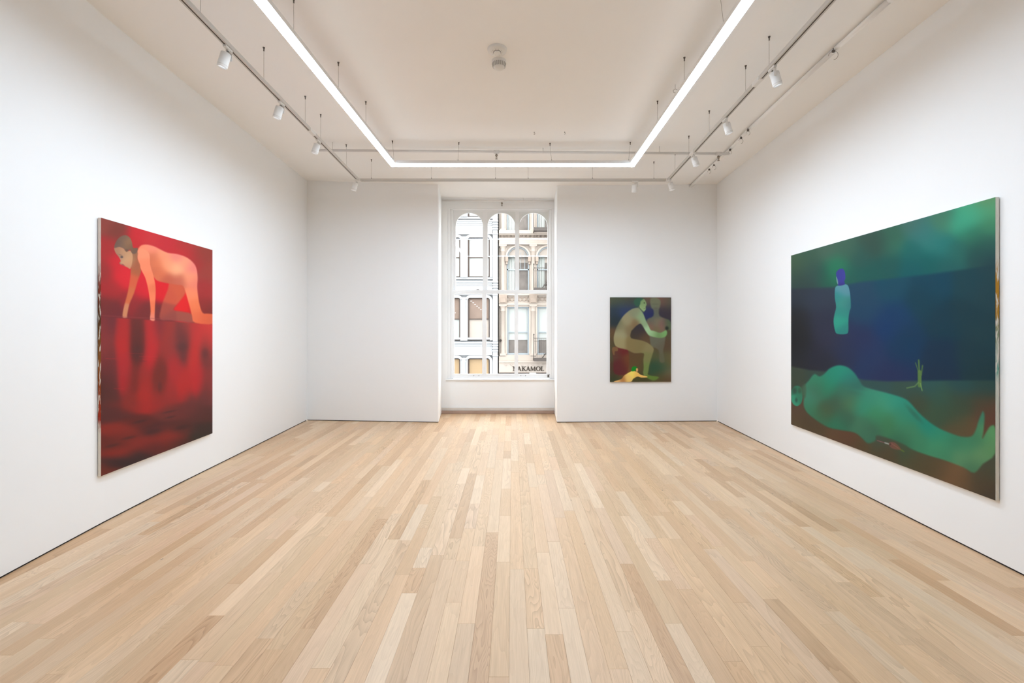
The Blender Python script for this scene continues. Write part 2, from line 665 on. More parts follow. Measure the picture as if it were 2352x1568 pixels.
for px in (1088.5, 1100, 1196.5, 1207):
    lf.cyl((XU2(px), y0 - 0.007, ZU2(862.5)), (XU2(px), y0, ZU2(862.5)), 0.006, 8)
wpart(lf, 'screw', M['dark_metal'], sash_l)
lf = MB().bbox(XU2(1257.5), XU2(1261), y0 - 0.02, y0, ZU2(866), ZU2(860), 0.003)
lf.cyl((XU2(1259), y0 - 0.02, ZU2(862)), (XU2(1262), y0 - 0.03, ZU2(859.5)), 0.005, 8)
wpart(lf, 'latch', M['dark_metal'], sash_l)
lf = MB().bbox(XU2(1093.5), XU2(1099.5), y0 - 0.003, y0 + 0.02, zt, zt + 0.008, 0.002)
lf.cyl((XU2(1095), y0 + 0.006, zt + 0.008), (XU2(1101), y0 + 0.0, zt + 0.016), 0.004, 8)
wpart(lf, 'sash_lock', M['dark_metal'], sash_l)

# ------------------------------------------------------------------ ceiling services
def sprinkler(name, p, label):
    t = tag(empty(name, p), label, 'sprinkler', 'pendent sprinkler heads under the pipes')
    MB().lathe((0, 0, 0), [(0.012, 0.016), (0.012, 0.0), (0.018, -0.002), (0.018, -0.012), (0.009, -0.014), (0.009, -0.026)], 14).build('body', M['brass'], t)
    f = MB().cyl((0.010, 0, -0.024), (0.004, 0, -0.052), 0.0022, 6).cyl((-0.010, 0, -0.024), (-0.004, 0, -0.052), 0.0022, 6)
    f.cyl((0, 0, -0.026), (0, 0, -0.048), 0.002, 6)
    f.build('frame', M['brass'], t)
    MB().lathe((0, 0, -0.052), [(0.0005, 0.001), (0.016, 0.0), (0.016, -0.002), (0.0005, -0.002)], 14).build('deflector', M['brass'], t)
    return t


# cross pipe
PY, PZ = 6.45, 3.795
pipe = tag(empty('sprinkler_pipe', (0, PY, PZ)), 'thin white painted pipe crossing the ceiling behind the glowing light bar', 'pipe')
MB().cyl((-2.48, 0, 0.025), (2.80, 0, -0.02), 0.0155, 14).build('tube', M['pipe'], pipe)
for x in (-0.2, 2.66):
    MB().cyl((x - .035, 0, 0.003 - x * .008), (x + .035, 0, 0.003 - x * .008), 0.023, 14).cyl((x, 0, 0.003 - x * .008), (x, 0, -0.026 - x * .008), 0.014, 12).build('tee', M['pipe'], pipe)
for x in (-2.31, 0.40, 1.9):
    h = ceil_z(x) - PZ
    MB().ring((x, 0, 0), 0.020, 0.003, (1, 0, 0), 12).cyl((x, 0, 0.02), (x, 0, h), 0.004, 8).build('hanger', M['pipe'], pipe)
sprinkler('fire_sprinkler', (-0.2, PY, PZ - 0.035), 'dark sprinkler head hanging under the middle of the cross pipe')
sprinkler('fire_sprinkler', (2.66, PY, PZ - 0.055), 'dark sprinkler head at the right end of the cross pipe, near the wiring clips')

# painted conduit along the right of the ceiling, up to the back wall
cp = [atz(2150, -100, 3.85), atz(2044, 0, 3.857), atz(1914, 118, 3.86), atz(1715, 303, 3.86), atz(1678, 342, 3.86), atz(1582, 432, 3.86)]
cp[0] = Vector((2.60, 1.0, 3.85))
cp.insert(0, Vector((2.58, -3.9, 3.85)))
pipe2 = tag(empty('ceiling_pipe', cp[1]), 'pale painted pipe running along the right side of the ceiling to the back wall', 'pipe')
mb = MB().tube([p - cp[1] for p in cp], 0.021, 14)
mb.build('tube', M['ceiling'], pipe2)


def clip(p, label, R=0.03, flip=1):
    t = tag(empty('cable_clip', p), label, 'wire clip', 'wire loops clipped to the right ceiling pipe')
    MB().ring((0, 0, -0.03), R, 0.0022, (0.25 * flip, 1, 0.1), 14, 6, -2.4, 2.2).build('wire_loop', M['wire'], t)
    MB().bbox(-0.012, 0.012, -0.008, 0.008, -0.006, 0.016, 0.003).cyl((0, 0, 0.01), (0, 0, 0.03), 0.004, 8).build('clamp', M['dark_metal'], t)
    return t


for (px, py, R, fl, lb) in ((1914, 119, 0.036, 1, 'large wire loop clipped to the right ceiling pipe, nearest the camera'),
                            (1718, 300, 0.022, 1, 'small wire loop on the right ceiling pipe, second from the camera'),
                            (1702, 318, 0.030, -1, 'open wire loop on the right ceiling pipe, just before the cross pipe end'),
                            (1677, 345, 0.020, 1, 'wire clip where the cross pipe meets the right ceiling pipe'),
                            (1640, 380, 0.030, -1, 'curled wire loop on the right ceiling pipe beyond the cross pipe'),
                            (1629, 390, 0.022, 1, 'wire loop on the right ceiling pipe, closest to the back wall')):
    p = atz(px, py, 3.830)
    clip(p, lb, R, fl)

# alcove pipe
ap = tag(empty('alcove_pipe', (0, 8.93, 3.80)), 'white painted pipe under the alcove ceiling above the arched window', 'pipe')
MB().cyl((-1.25, 0, 0.01), (0.745, 0, 0.0), 0.016, 14).build('tube', M['pipe'], ap)
MB().cyl((-0.215, 0, 0.005), (-0.145, 0, 0.005), 0.023, 14).cyl((-0.18, 0, 0), (-0.18, 0, -0.025), 0.014, 12).build('tee', M['pipe'], ap)
MB().ring((0.2, 0, 0.003), 0.02, 0.003, (1, 0, 0), 12).cyl((0.2, 0, 0.02), (0.2, 0, ceil_z(0.2) - 3.80), 0.004, 8).build('hanger', M['pipe'], ap)
sprinkler('fire_sprinkler', (-0.18, 8.93, 3.765), 'dark sprinkler head hanging under the alcove pipe above the window')

# smoke detector and sensor
p = atz(1142, 112, ceil_z(-.13)); p.z = ceil_z(p.x)
t = tag(empty('smoke_detector', p), 'flat round white smoke detector on the middle of the ceiling', 'smoke detector')
MB().lathe((0, 0, 0), [(0.0805, 0.002), (0.0805, -0.014), (0.077, -0.022), (0.030, -0.030), (0.0001, -0.030)], 36).build('base', M['plastic'], t)
MB().lathe((0, 0, -0.029), [(0.030, 0.0), (0.030, -0.006), (0.024, -0.010), (0.0001, -0.011)], 24).build('chamber', M['plastic'], t)
MB().lathe((0, 0, -0.0295), [(0.033, 0.002), (0.033, -0.0022), (0.0305, -0.0022), (0.0305, 0.002)], 28).build('rim', M['dark_metal'], t)
v = MB()
for k in range(10):
    a = 2 * math.pi * k / 10
    v.cyl((0.040 * math.cos(a), 0.040 * math.sin(a), -0.0285), (0.050 * math.cos(a), 0.050 * math.sin(a), -0.0268), 0.0014, 5)
tag(v.build('vent_slots', M['dome'], t), kind='stuff')
p = atz(1146, 139, ceil_z(-.13)); p.z = ceil_z(p.x)
t = tag(empty('ceiling_sensor', p), 'small domed motion sensor on the ceiling beside the smoke detector', 'sensor')
MB().lathe((0, 0, 0), [(0.062, 0.002), (0.062, -0.022), (0.058, -0.026)], 32).build('base', M['plastic'], t)
MB().lathe((0, 0, -0.024), [(0.058, 0.0), (0.050, -0.034), (0.040, -0.047), (0.020, -0.054), (0.0001, -0.056)], 32).build('dome', M['plastic'], t)
v = MB()
for k in range(20):
    a = 2 * math.pi * k / 20
    v.cyl((0.0585 * math.cos(a), 0.0585 * math.sin(a), -0.026), (0.0505 * math.cos(a), 0.0505 * math.sin(a), -0.058), 0.0045, 5)
v.build('lens_ribs', M['dome'], t)
# small fixings in the ceiling
for (px, py, lb) in ((1227, 303, 'tiny screw hook in the ceiling, the left one of two'), (1297, 302, 'tiny screw hook in the ceiling, the right one of two')):
    p = atz(px, py, ceil_z(.4)); p.z = ceil_z(p.x)
    t = tag(MB().cyl((0, 0, 0), (0, 0, -0.012), 0.003, 8).ring((0.0, 0, -0.020), 0.009, 0.002, (0, 1, 0), 10, 6, -1.5, 3.0).build('screw_hook', M['dark_metal'], None, p), lb, 'hook', 'screw hooks in the ceiling')
p = atz(1551, 192, ceil_z(1.9)); p.z = ceil_z(p.x)
t = tag(MB().cyl((0, 0, 0.0), (0, 0, -0.045), 0.0015, 6).ring((0, 0, -0.063), 0.018, 0.0022, (0.3, 1, 0), 16).build('ceiling_ring', M['wire'], None, p), 'little wire ring hanging from the ceiling beside the right light bar', 'ring')

# ------------------------------------------------------------------ lighting track
TZ = 3.617
tr = tag(empty('lighting_track', (0, 7.05, TZ)), 'thin pale lighting track hung on wires round three sides of the ceiling', 'lighting track')
A0, A1 = Vector((-2.09, 3.17, TZ)), Vector((-2.165, 7.05, TZ))
B0, B1 = Vector((2.035, 3.17, TZ)), Vector((2.20, 7.05, TZ))
TR = Vector((0, 7.05, TZ))
A00 = A0 + (A0 - A1).normalized() * 6.4
B00 = B0 + (B0 - B1).normalized() * 6.4


def bar(mb, p, q, wd, z0, z1):
    d = (q - p).normalized()
    n = Vector((-d.y, d.x, 0)) * wd / 2
    b = len(mb.v)
    for z in (z0, z1):
        for s in (p - n, p + n, q + n, q - n):
            mb.v.append((s.x, s.y, s.z + z))
    for f in ((0, 3, 2, 1), (4, 5, 6, 7), (0, 1, 5, 4), (1, 2, 6, 5), (2, 3, 7, 6), (3, 0, 4, 7)):
        mb.f.append(tuple(b + i for i in f)); mb.sm.append(False)


for (p, q) in ((A00, A1), (A1, B1), (B00, B1)):
    # open channel: two cheeks and a web, with a dark slot between
    d = (q - p).normalized()
    n = Vector((-d.y, d.x, 0))
    mb = MB()
    bar(mb, p - TR + n * 0.012, q - TR + n * 0.012, 0.012, -0.018, 0.014)
    bar(mb, p - TR - n * 0.012, q - TR - n * 0.012, 0.012, -0.018, 0.014)
    bar(mb, p - TR, q - TR, 0.012, 0.004, 0.014)
    r = mb.build('rail', M['rail'], tr)
    mb = MB()
    bar(mb, p - TR + d * .05, q - TR - d * .05, 0.0115, -0.0165, 0.003)
    mb.build('slot', M['rail_slot'], r)
for p in (A1, B1):
    q = p - TR
    MB().bbox(q.x - 0.035, q.x + 0.035, q.y - 0.035, q.y + 0.035, -0.021, 0.017, 0.003).build('corner_joint', M['white_metal'], tr)
for (px, py) in ((718, 304), (1744, 188), (1594, 352)):
    q = atz(px, py, TZ - .01)
    e = A1 if px < 1176 else B1
    s = A0 if px < 1176 else B0
    k = (q.y - s.y) / (e.y - s.y)
    c = s + (e - s) * k - TR
    MB().bbox(c.x - 0.02, c.x + 0.02, c.y - 0.07, c.y + 0.07, -0.021, 0.016, 0.003).build('straight_joint', M['white_metal'], tr)


def hang(parent, base, x, y, z0, lean=0.0):
    zc = ceil_z(x)
    MB().cyl((x - base.x, y - base.y, z0 - base.z), (x - base.x + lean, y - base.y, zc - base.z), 0.0016, 6).build('suspension_wire', M['wire'], parent)
    MB().cyl((x - base.x + lean, y - base.y, zc - base.z), (x - base.x + lean, y - base.y, zc - base.z - 0.012), 0.010, 12, 0.006).cyl(
        (x - base.x + lean, y - base.y, zc - base.z - 0.012), (x - base.x + lean, y - base.y, zc - base.z - 0.032), 0.005, 8).build('wire_anchor', M['dark_metal'], parent)
    MB().cyl((x - base.x, y - base.y, z0 - base.z - .004), (x - base.x, y - base.y, z0 - base.z + 0.016), 0.005, 8).build('wire_gripper', M['dark_metal'], parent)


for (px, py) in ((450, 33), (598, 185), (699, 284), (737, 321), (798, 382)):
    y = F * (TZ + .014 - EYE) / (HY - py)
    k = (y - A0.y) / (A1.y - A0.y)
    hang(tr, TR, A0.x + (A1.x - A0.x) * k, y, TZ + 0.014)
for px in (853, 991, 1138, 1213, 1361, 1502):
    hang(tr, TR, (px - CX) / F * 7.05, 7.05, TZ + 0.014)
for (px, py) in ((1544, 393), (1579, 358), (1629, 306), (1713, 213), (1766, 153)):
    y = F * (TZ + .014 - EYE) / (HY - py)
    k = (y - B0.y) / (B1.y - B0.y)
    hang(tr, TR, B0.x + (B1.x - B0.x) * k, y, TZ + 0.014)
for y in (1.6, -0.4, -2.2):
    for (s, e) in ((A0, A1), (B0, B1)):
        k = (y - s.y) / (e.y - s.y)
        hang(tr, TR, s.x + (e.x - s.x) * k, y, TZ + 0.014)

# track spotlights
def make_spot():
    t = empty('track_spotlight', (0, 0, 0))
    MB().bbox(-0.013, 0.013, -0.045, 0.045, -0.020, 0.0, 0.003).build('adapter', M['white_metal'], t)
    tilt = math.radians(17)
    ax = Vector((-math.sin(tilt), 0, -math.cos(tilt)))
    c0 = Vector((-0.012, 0, -0.042))
    MB().cyl((0.0, 0.0, -0.02), (0.0, 0.0, -0.030), 0.012, 12).build('swivel', M['white_metal'], t)
    mb = MB()
    u = ax.cross(Vector((0, 1, 0))).normalized()
    mb.bbox(-0.011, 0.011, 0.036, 0.0415, -0.085, -0.024, 0.002)
    mb.bbox(-0.011, 0.011, -0.012, 0.0415, -0.030, -0.024, 0.002)
    mb.build('bracket', M['white_metal'], t)
    MB().lathe(c0, [(0.0005, 0.0), (0.030, 0.0), (0.0355, 0.004), (0.036, 0.106), (0.034, 0.110), (0.031, 0.110), (0.031, 0.085)], 28, ax).build('housing', M['white_metal'], t)
    MB().lathe(c0, [(0.0362, 0.090), (0.0362, 0.0935)], 28, ax).build('front_ring', M['rail'], t)
    MB().lathe(c0, [(0.031, 0.092), (0.0005, 0.092)], 24, ax).build('lens', M['lens'], t)
    return t


def copy_tree(o, parent=None):
    c = o.copy()
    C.objects.link(c)
    if parent is not None:
        c.parent = parent
    for ch in list(o.children):
        copy_tree(ch, c)
    return c


spots = [(-2.10, 3.70, 0, 'white cylinder spotlight on the left track, nearest the camera'),
         (-2.12, 4.60, 0, 'white cylinder spotlight on the left track, second from the camera'),
         (-2.135, 5.52, 0, 'white cylinder spotlight on the left track, third from the camera'),
         (-2.17, 6.99, 0, 'white cylinder spotlight at the far left corner of the track'),
         (1.73, 7.05, -90, 'white cylinder spotlight under the back track above the green figure painting'),
         (2.19, 6.98, 180, 'white cylinder spotlight at the far right corner of the track'),
         (2.07, 3.98, 180, 'white cylinder spotlight on the right track, nearest the camera'),
         (2.11, 4.96, 180, 'white cylinder spotlight on the right track, second from the camera'),
         (2.15, 5.95, 180, 'white cylinder spotlight on the right track, third from the camera')]
extra = [(-2.06, 1.9, 0), (-2.03, 0.2, 0), (-2.0, -1.6, 0), (2.0, 2.2, 180), (1.94, 0.3, 180), (1.88, -1.6, 180)]
proto = make_spot()
sd = bpy.data.lights.new('spot_beam', 'SPOT')
sd.energy = SPOT_W
sd.color = LAMP_COL
sd.spot_size = math.radians(104)
sd.spot_blend = 1.0
sd.shadow_soft_size = 0.03
for i, (x, y, rz, lb) in enumerate(spots + [(a, b, c, None) for a, b, c in extra]):
    if lb is None:
        # unseen beams without fixtures, added behind the camera to brighten the near side walls
        t = None
    else:
        t = proto if i == 0 else copy_tree(proto)
        t.location = (x, y, TZ - 0.018)
        t.rotation_euler.z = math.radians(rz)
        tag(t, lb, 'spotlight', 'white cylinder spotlights on the lighting track')
    l = bpy.data.objects.new('spot_beam', sd)
    C.objects.link(l)
    ax = Vector((-math.sin(math.radians(30)), 0, -math.cos(math.radians(30))))
    d = Matrix.Rotation(math.radians(rz), 3, 'Z') @ ax
    base = Matrix.Rotation(math.radians(rz), 3, 'Z') @ Vector((-0.052, 0, -0.155))
    l.location = Vector((x, y, TZ - 0.018)) + base
    l.rotation_euler = d.to_track_quat('-Z', 'Y').to_euler()
del t

# ------------------------------------------------------------------ linear light: a glowing rectangle on wires
LZ = 3.585
lt = tag(empty('linear_light', (0, 6.28, LZ)), 'glowing white linear light frame hung on wires below the ceiling', 'ceiling light')
L0 = Vector((0, 6.28, LZ))
c = [Vector((-1.585, 2.70, LZ)), Vector((-1.490, 6.28, LZ)), Vector((1.507, 6.28, LZ)), Vector((1.470, 2.70, LZ))]
for i in range(4):
    p, q = c[i], c[(i + 1) % 4]
    d = (q - p).normalized()
    mb = MB()
    bar(mb, p - L0 - d * 0.03, q - L0 + d * 0.03, 0.062, 0.003, 0.038)
    hs = mb.build('housing', M['white_metal'], lt)
    mb = MB()
    bar(mb, p - L0 - d * 0.03, q - L0 + d * 0.03, 0.060, -0.024, 0.003)
    df = mb.build('diffuser', M['led_side'], hs)
    df.data.materials.append(M['led'])
    df.data.polygons[0].material_index = 1
for (px, py) in ((694, 80), (789, 210), (851, 290)):
    y = F * (LZ + .038 - EYE) / (HY - py)
    k = (y - c[0].y) / (c[1].y - c[0].y)
    hang(lt, L0, c[0].x + (c[1].x - c[0].x) * k, y, LZ + 0.038)
for (px, lean) in ((905, -.02), (1052, 0.01), (1267, -0.02), (1444, 0.02)):
    hang(lt, L0, (px - CX) / F * 6.28, 6.28, LZ + 0.038, lean)
for (px, py, lean) in ((1644, 62, -0.03), (1553, 195, 0), (1495, 285, 0)):
    y = F * (LZ + .038 - EYE) / (HY - py)
    k = (y - c[3].y) / (c[2].y - c[3].y)
    hang(lt, L0, c[3].x + (c[2].x - c[3].x) * k, y, LZ + 0.038, lean)


# ------------------------------------------------------------------ the paintings
def homography(src, dst):
    A, B = [], []
    for (x, y), (u, v) in zip(src, dst):
        A.append([x, y, 1, 0, 0, 0, -u * x, -u * y]); B.append(u)
        A.append([0, 0, 0, x, y, 1, -v * x, -v * y]); B.append(v)
    h = np.linalg.solve(np.array(A, float), np.array(B, float))
    return np.append(h, 1).reshape(3, 3)


def srgb_lin(a):
    a = np.clip(a / 255.0, 0, 1)
    return np.where(a <= 0.04045, a / 12.92, ((a + 0.055) / 1.055) ** 2.4)


class Art:
    """a picture worked out colour by colour on a fine grid of canvas points"""
    def __init__(self, wd, ht, step, corners, tf):
        self.nx, self.ny = int(wd / step) + 1, int(ht / step) + 1
        u, v = np.meshgrid(np.linspace(0, 1, self.nx), np.linspace(0, 1, self.ny))
        self.u, self.v = u.ravel(), v.ravel()
        H = homography([(0, 0), (1, 0), (1, 1), (0, 1)], [tf(*c) for c in corners] if tf else corners)
        q = H @ np.vstack([self.u, self.v, np.ones_like(self.u)])
        self.x, self.y = q[0] / q[2], q[1] / q[2]
        self.col = np.zeros((self.x.size, 3))
        self.tf = None

    def P(self, pts):
        return [self.tf(*p[:2]) for p in pts]

    def field(self, samples, sig, mask=None, ax=1.0, ay=1.0):
        idx = np.arange(self.x.size) if mask is None else np.nonzero(mask)[0]
        x, y = self.x[idx], self.y[idx]
        W = np.zeros(idx.size) + 1e-12
        S = np.zeros((idx.size, 3))
        for (sx, sy, c) in samples:
            px, py = self.tf(sx, sy)
            d2 = ((x - px) / ax) ** 2 + ((y - py) / ay) ** 2
            w_ = np.exp(-d2 / (2 * sig * sig)) + 1e-4 / (1 + d2 / (sig * sig)) ** 2
            W += w_
            S += w_[:, None] * np.array(c, float)
        return idx, S / W[:, None]

    def sd(self, pts, smooth=True):
        P = np.array(self.P(pts), float)
        if smooth:
            n = len(P)
            out = []
            for i in range(n):
                p0, p1, p2, p3 = P[i - 1], P[i], P[(i + 1) % n], P[(i + 2) % n]
                for t in (0, 1 / 3, 2 / 3):
                    out.append(0.5 * (2 * p1 + (p2 - p0) * t + (2 * p0 - 5 * p1 + 4 * p2 - p3) * t * t + (3 * p1 - p0 - 3 * p2 + p3) * t ** 3))
            P = np.array(out)
        lo_, hi_ = P.min(0) - 25, P.max(0) + 25
        idx = np.nonzero((self.x > lo_[0]) & (self.x < hi_[0]) & (self.y > lo_[1]) & (self.y < hi_[1]))[0]
        x, y = self.x[idx], self.y[idx]
        d = np.full(idx.size, 1e9)
        ins = np.zeros(idx.size, bool)
        n = len(P)
        for i in range(n):
            a, b = P[i], P[(i + 1) % n]
            e = b - a
            t = np.clip(((x - a[0]) * e[0] + (y - a[1]) * e[1]) / (e @ e + 1e-9), 0, 1)
            d = np.minimum(d, (x - a[0] - t * e[0]) ** 2 + (y - a[1] - t * e[1]) ** 2)
            cr = (a[1] > y) != (b[1] > y)
            with np.errstate(divide='ignore', invalid='ignore'):
                xi = (b[0] - a[0]) * (y - a[1]) / (b[1] - a[1] + 1e-12) + a[0]
            ins ^= cr & (x < xi)
        d = np.sqrt(d)
        return idx, np.where(ins, -d, d)

    def shape(self, pts, colour, soft=1.5, alpha=1.0, sig=8.0, smooth=True):
        idx, d = self.sd(pts, smooth)
        a = np.clip(0.5 - d / (2 * soft), 0, 1)
        a = a * a * (3 - 2 * a) * alpha
        if isinstance(colour, list):
            m = np.zeros(self.x.size, bool)
            m[idx] = True
            _, c_ = self.field(colour, sig, m)
        else:
            c_ = np.array(colour, float)[None, :]
        self.col[idx] = self.col[idx] * (1 - a[:, None]) + c_ * a[:, None]

    def blob(self, cx, cy, rx, ry, colour, alpha=1.0, rot=0.0):
        px, py = self.tf(cx, cy)
        qx, qy = self.tf(cx + 1, cy + 1)
        k = abs(qx - px)
        rx, ry = rx * k, ry * k
        dx, dy = self.x - px, self.y - py
        ca, sa = math.cos(rot), math.sin(rot)
        X_, Y_ = (dx * ca + dy * sa) / rx, (-dx * sa + dy * ca) / ry
        a = (np.exp(-(X_ * X_ + Y_ * Y_) ** 1.5) * alpha)[:, None]
        self.col = self.col * (1 - a) + np.array(colour, float) * a

    def stroke(self, pts, r, colour, soft=1.0, alpha=1.0):
        P = np.array(self.P(pts), float)
        d = np.full(self.x.size, 1e9)
        for a, b in zip(P[:-1], P[1:]):
            e = b - a
            t = np.clip(((self.x - a[0]) * e[0] + (self.y - a[1]) * e[1]) / (e @ e + 1e-9), 0, 1)
            d = np.minimum(d, (self.x - a[0] - t * e[0]) ** 2 + (self.y - a[1] - t * e[1]) ** 2)
        a = np.clip((r + soft - np.sqrt(d)) / (2 * soft), 0, 1)[:, None] * alpha
        self.col = self.col * (1 - a) + np.array(colour, float) * a

    def canvas(self, wd, ht, parent, gain):
        """front sheet in the local x (along the width), z (up) plane facing local -y"""
        V = np.zeros((self.x.size, 3), np.float32)
        V[:, 0] = (self.u - 0.5) * wd
        V[:, 2] = (0.5 - self.v) * ht
        nx_, ny_ = self.nx, self.ny
        me = bpy.data.meshes.new('painted_canvas')
        i = np.arange((nx_ - 1) * (ny_ - 1))
        a = (i // (nx_ - 1)) * nx_ + i % (nx_ - 1)
        Q = np.stack([a, a + nx_, a + nx_ + 1, a + 1], 1).astype(np.int32)
        me.vertices.add(len(V)); me.vertices.foreach_set('co', V.ravel())
        me.loops.add(Q.size); me.loops.foreach_set('vertex_index', Q.ravel())
        me.polygons.add(len(Q))
        me.polygons.foreach_set('loop_start', np.arange(len(Q), dtype=np.int32) * 4)
        me.update(calc_edges=True)
        at = me.attributes.new('paint', 'FLOAT_COLOR', 'POINT')
        L4 = np.ones((self.x.size, 4), np.float32)
        L4[:, :3] = srgb_lin(self.col) * gain
        at.data.foreach_set('color', L4.ravel())
        me.materials.append(M['oil'])
        o = bpy.data.objects.new('painted_canvas', me)
        C.objects.link(o)
        o.parent = parent
        return o


# ---- red painting
c5 = lambda x, y: (200 + x / 4.9, 480 + y / 4.9)
c6 = lambda x, y: (200 + x / 4.75, 780 + y / 4.75)
RH, RWD = 1.99, 1.545
art = Art(RWD, RH, 0.0052, [(232, 502), (488, 570), (488, 1000), (232, 1091)], None)
art.tf = lambda x, y: (x, y)
S5 = [(180, 150, (140, 62, 52)), (350, 250, (125, 56, 46)), (250, 450, (165, 42, 42)), (560, 250, (200, 36, 44)), (700, 300, (200, 46, 50)), (900, 350, (196, 42, 50)),
      (1100, 400, (170, 54, 50)), (1300, 500, (148, 58, 48)), (1380, 700, (155, 58, 50)), (1330, 900, (165, 46, 46)), (1300, 1100, (145, 42, 38)), (350, 600, (205, 34, 44)),
      (400, 750, (216, 34, 44)), (600, 900, (212, 28, 42)), (800, 900, (218, 22, 34)), (500, 1050, (145, 36, 38)), (250, 900, (165, 38, 40)), (200, 1100, (118, 42, 40)),
      (650, 1150, (118, 38, 38)), (1080, 1050, (224, 26, 28)), (1060, 480, (200, 38, 44)), (480, 420, (190, 36, 40)), (180, 700, (150, 44, 42)), (300, 1180, (110, 38, 42)),
      (1380, 1180, (120, 40, 36)), (780, 1200, (115, 38, 38)), (1200, 560, (170, 44, 44))]
S6 = [(200, 50, (132, 48, 46)), (400, 50, (185, 36, 34)), (530, 100, (88, 34, 30)), (680, 150, (188, 30, 36)), (400, 250, (172, 38, 42)), (230, 250, (112, 42, 42)), (220, 520, (78, 38, 34)),
      (260, 400, (104, 44, 44)), (400, 430, (168, 36, 38)), (500, 450, (118, 38, 32)), (620, 400, (150, 38, 34)), (780, 350, (112, 38, 30)), (780, 500, (116, 38, 32)), (620, 600, (168, 38, 32)),
      (620, 720, (168, 36, 32)), (950, 300, (172, 38, 40)), (1150, 150, (192, 42, 38)), (1050, 60, (88, 44, 44)), (1300, 150, (105, 48, 46)), (1200, 430, (184, 38, 40)), (1050, 500, (178, 38, 36)),
      (1330, 450, (140, 46, 44)), (1300, 620, (108, 50, 48)), (900, 600, (158, 40, 38)), (750, 700, (150, 40, 36)), (250, 600, (88, 44, 40)), (300, 800, (86, 42, 40)), (450, 700, (130, 42, 36)),
      (560, 900, (92, 38, 34)), (400, 980, (135, 44, 36)), (720, 1000, (74, 38, 38)), (900, 800, (108, 46, 42)), (1100, 800, (102, 46, 44)), (1250, 850, (82, 44, 40)), (1300, 1000, (62, 44, 40)),
      (1000, 980, (84, 42, 38)), (850, 1050, (142, 44, 36)), (450, 1060, (112, 42, 36)), (270, 1150, (102, 42, 36)), (600, 1120, (136, 44, 38)), (350, 1230, (142, 44, 36)), (720, 1180, (92, 40, 38)),
      (1000, 1150, (64, 42, 38)), (1280, 1100, (54, 48, 42)), (330, 1340, (50, 42, 44)), (520, 1290, (60, 42, 42)), (200, 1400, (108, 46, 38)), (260, 1460, (108, 46, 38)), (900, 1120, (132, 42, 36)),
      (560, 20, (100, 38, 34)), (700, 20, (182, 38, 38)), (850, 60, (150, 44, 40)), (1330, 20, (190, 50, 46)), (950, 20, (140, 50, 46))]
S5b = [(200, 1350, (130, 44, 44)), (400, 1350, (170, 38, 38)), (560, 1300, (105, 38, 34)), (560, 1480, (84, 36, 32)), (700, 1350, (182, 36, 38)), (900, 1350, (152, 46, 40)), (1100, 1350, (148, 52, 46)),
       (1250, 1400, (196, 48, 46)), (1380, 1340, (206, 52, 48)), (1050, 1480, (98, 44, 44)), (250, 1250, (105, 40, 46)), (800, 1290, (125, 38, 42)), (1200, 1320, (180, 46, 44))]
upper_s = [(*c5(x, y), c) for x, y, c in S5]
lower_s = [(*c6(x, y), c) for x, y, c in S6] + [(*c5(x, y), c) for x, y, c in S5b]
_, cu = art.field(upper_s, 14)
_, cl = art.field(lower_s, 12, None, 0.8, 1.9)
_, cm_ = art.field(lower_s, 12, None, 1.7, 0.8)
kk = np.clip((art.y - 925) / 60 + .5, 0, 1)[:, None]
cl = cl * (1 - kk) + cm_ * kk
yb = 480 + (1215 + (art.x - 232) * 4.9 * 0.062) / 4.9
k = np.clip((art.y - yb) / 3 + .5, 0, 1)[:, None]
art.col = cu * (1 - k) + cl * k
art.tf = c5
far = [(900, 950, (205, 84, 58)), (1030, 900, (208, 88, 58)), (850, 1150, (168, 72, 58)), (900, 1230, (148, 66, 58))]
art.shape([(930, 810), (1090, 830), (1105, 930), (1030, 1040), (965, 1130), (1060, 1150), (1170, 1180), (1200, 1275), (940, 1250), (815, 1240), (820, 1130), (855, 1010), (900, 900)],
          far + [(1100, 1200, (160, 76, 62))], 3.0)
art.shape([(500, 600), (600, 670), (565, 800), (520, 950), (470, 1070), (445, 1190), (438, 1220), (395, 1215), (402, 1130), (430, 1020), (458, 900), (480, 760)],
          [(540, 680, (172, 92, 58)), (500, 800, (212, 92, 58)), (470, 950, (205, 104, 62)), (420, 1180, (205, 132, 92))], 2.0)
skin = [(620, 470, (250, 140, 102)), (600, 560, (248, 135, 96)), (700, 430, (246, 140, 112)), (850, 520, (248, 150, 112)), (760, 600, (232, 124, 82)), (800, 720, (222, 112, 74)), (900, 620, (250, 156, 114)),
        (1000, 660, (252, 174, 130)), (1000, 520, (240, 134, 118)), (1100, 600, (250, 156, 120)), (1180, 640, (240, 128, 118)), (900, 800, (196, 94, 68)), (1030, 810, (200, 100, 76)),
        (1150, 760, (250, 154, 114)), (1200, 820, (238, 126, 104)), (1160, 950, (248, 136, 96)), (1200, 1080, (240, 122, 76)), (1220, 1200, (232, 110, 70)), (1300, 1230, (225, 98, 60)), (1390, 1240, (218, 96, 60)),
        (710, 560, (206, 106, 74)), (740, 680, (206, 104, 72))]
art.shape([(555, 500), (585, 420), (650, 396), (740, 412), (820, 450), (900, 484), (1000, 495), (1100, 525), (1180, 580), (1225, 650), (1241, 760), (1236, 860), (1244, 960), (1265, 1080), (1300, 1165),
           (1360, 1172), (1430, 1190), (1430, 1290), (1210, 1278), (1175, 1200), (1150, 1100), (1110, 960), (1075, 860), (1000, 845), (880, 828), (780, 802), (735, 760), (640, 690), (590, 640)], skin, 2.0, 1, 10)
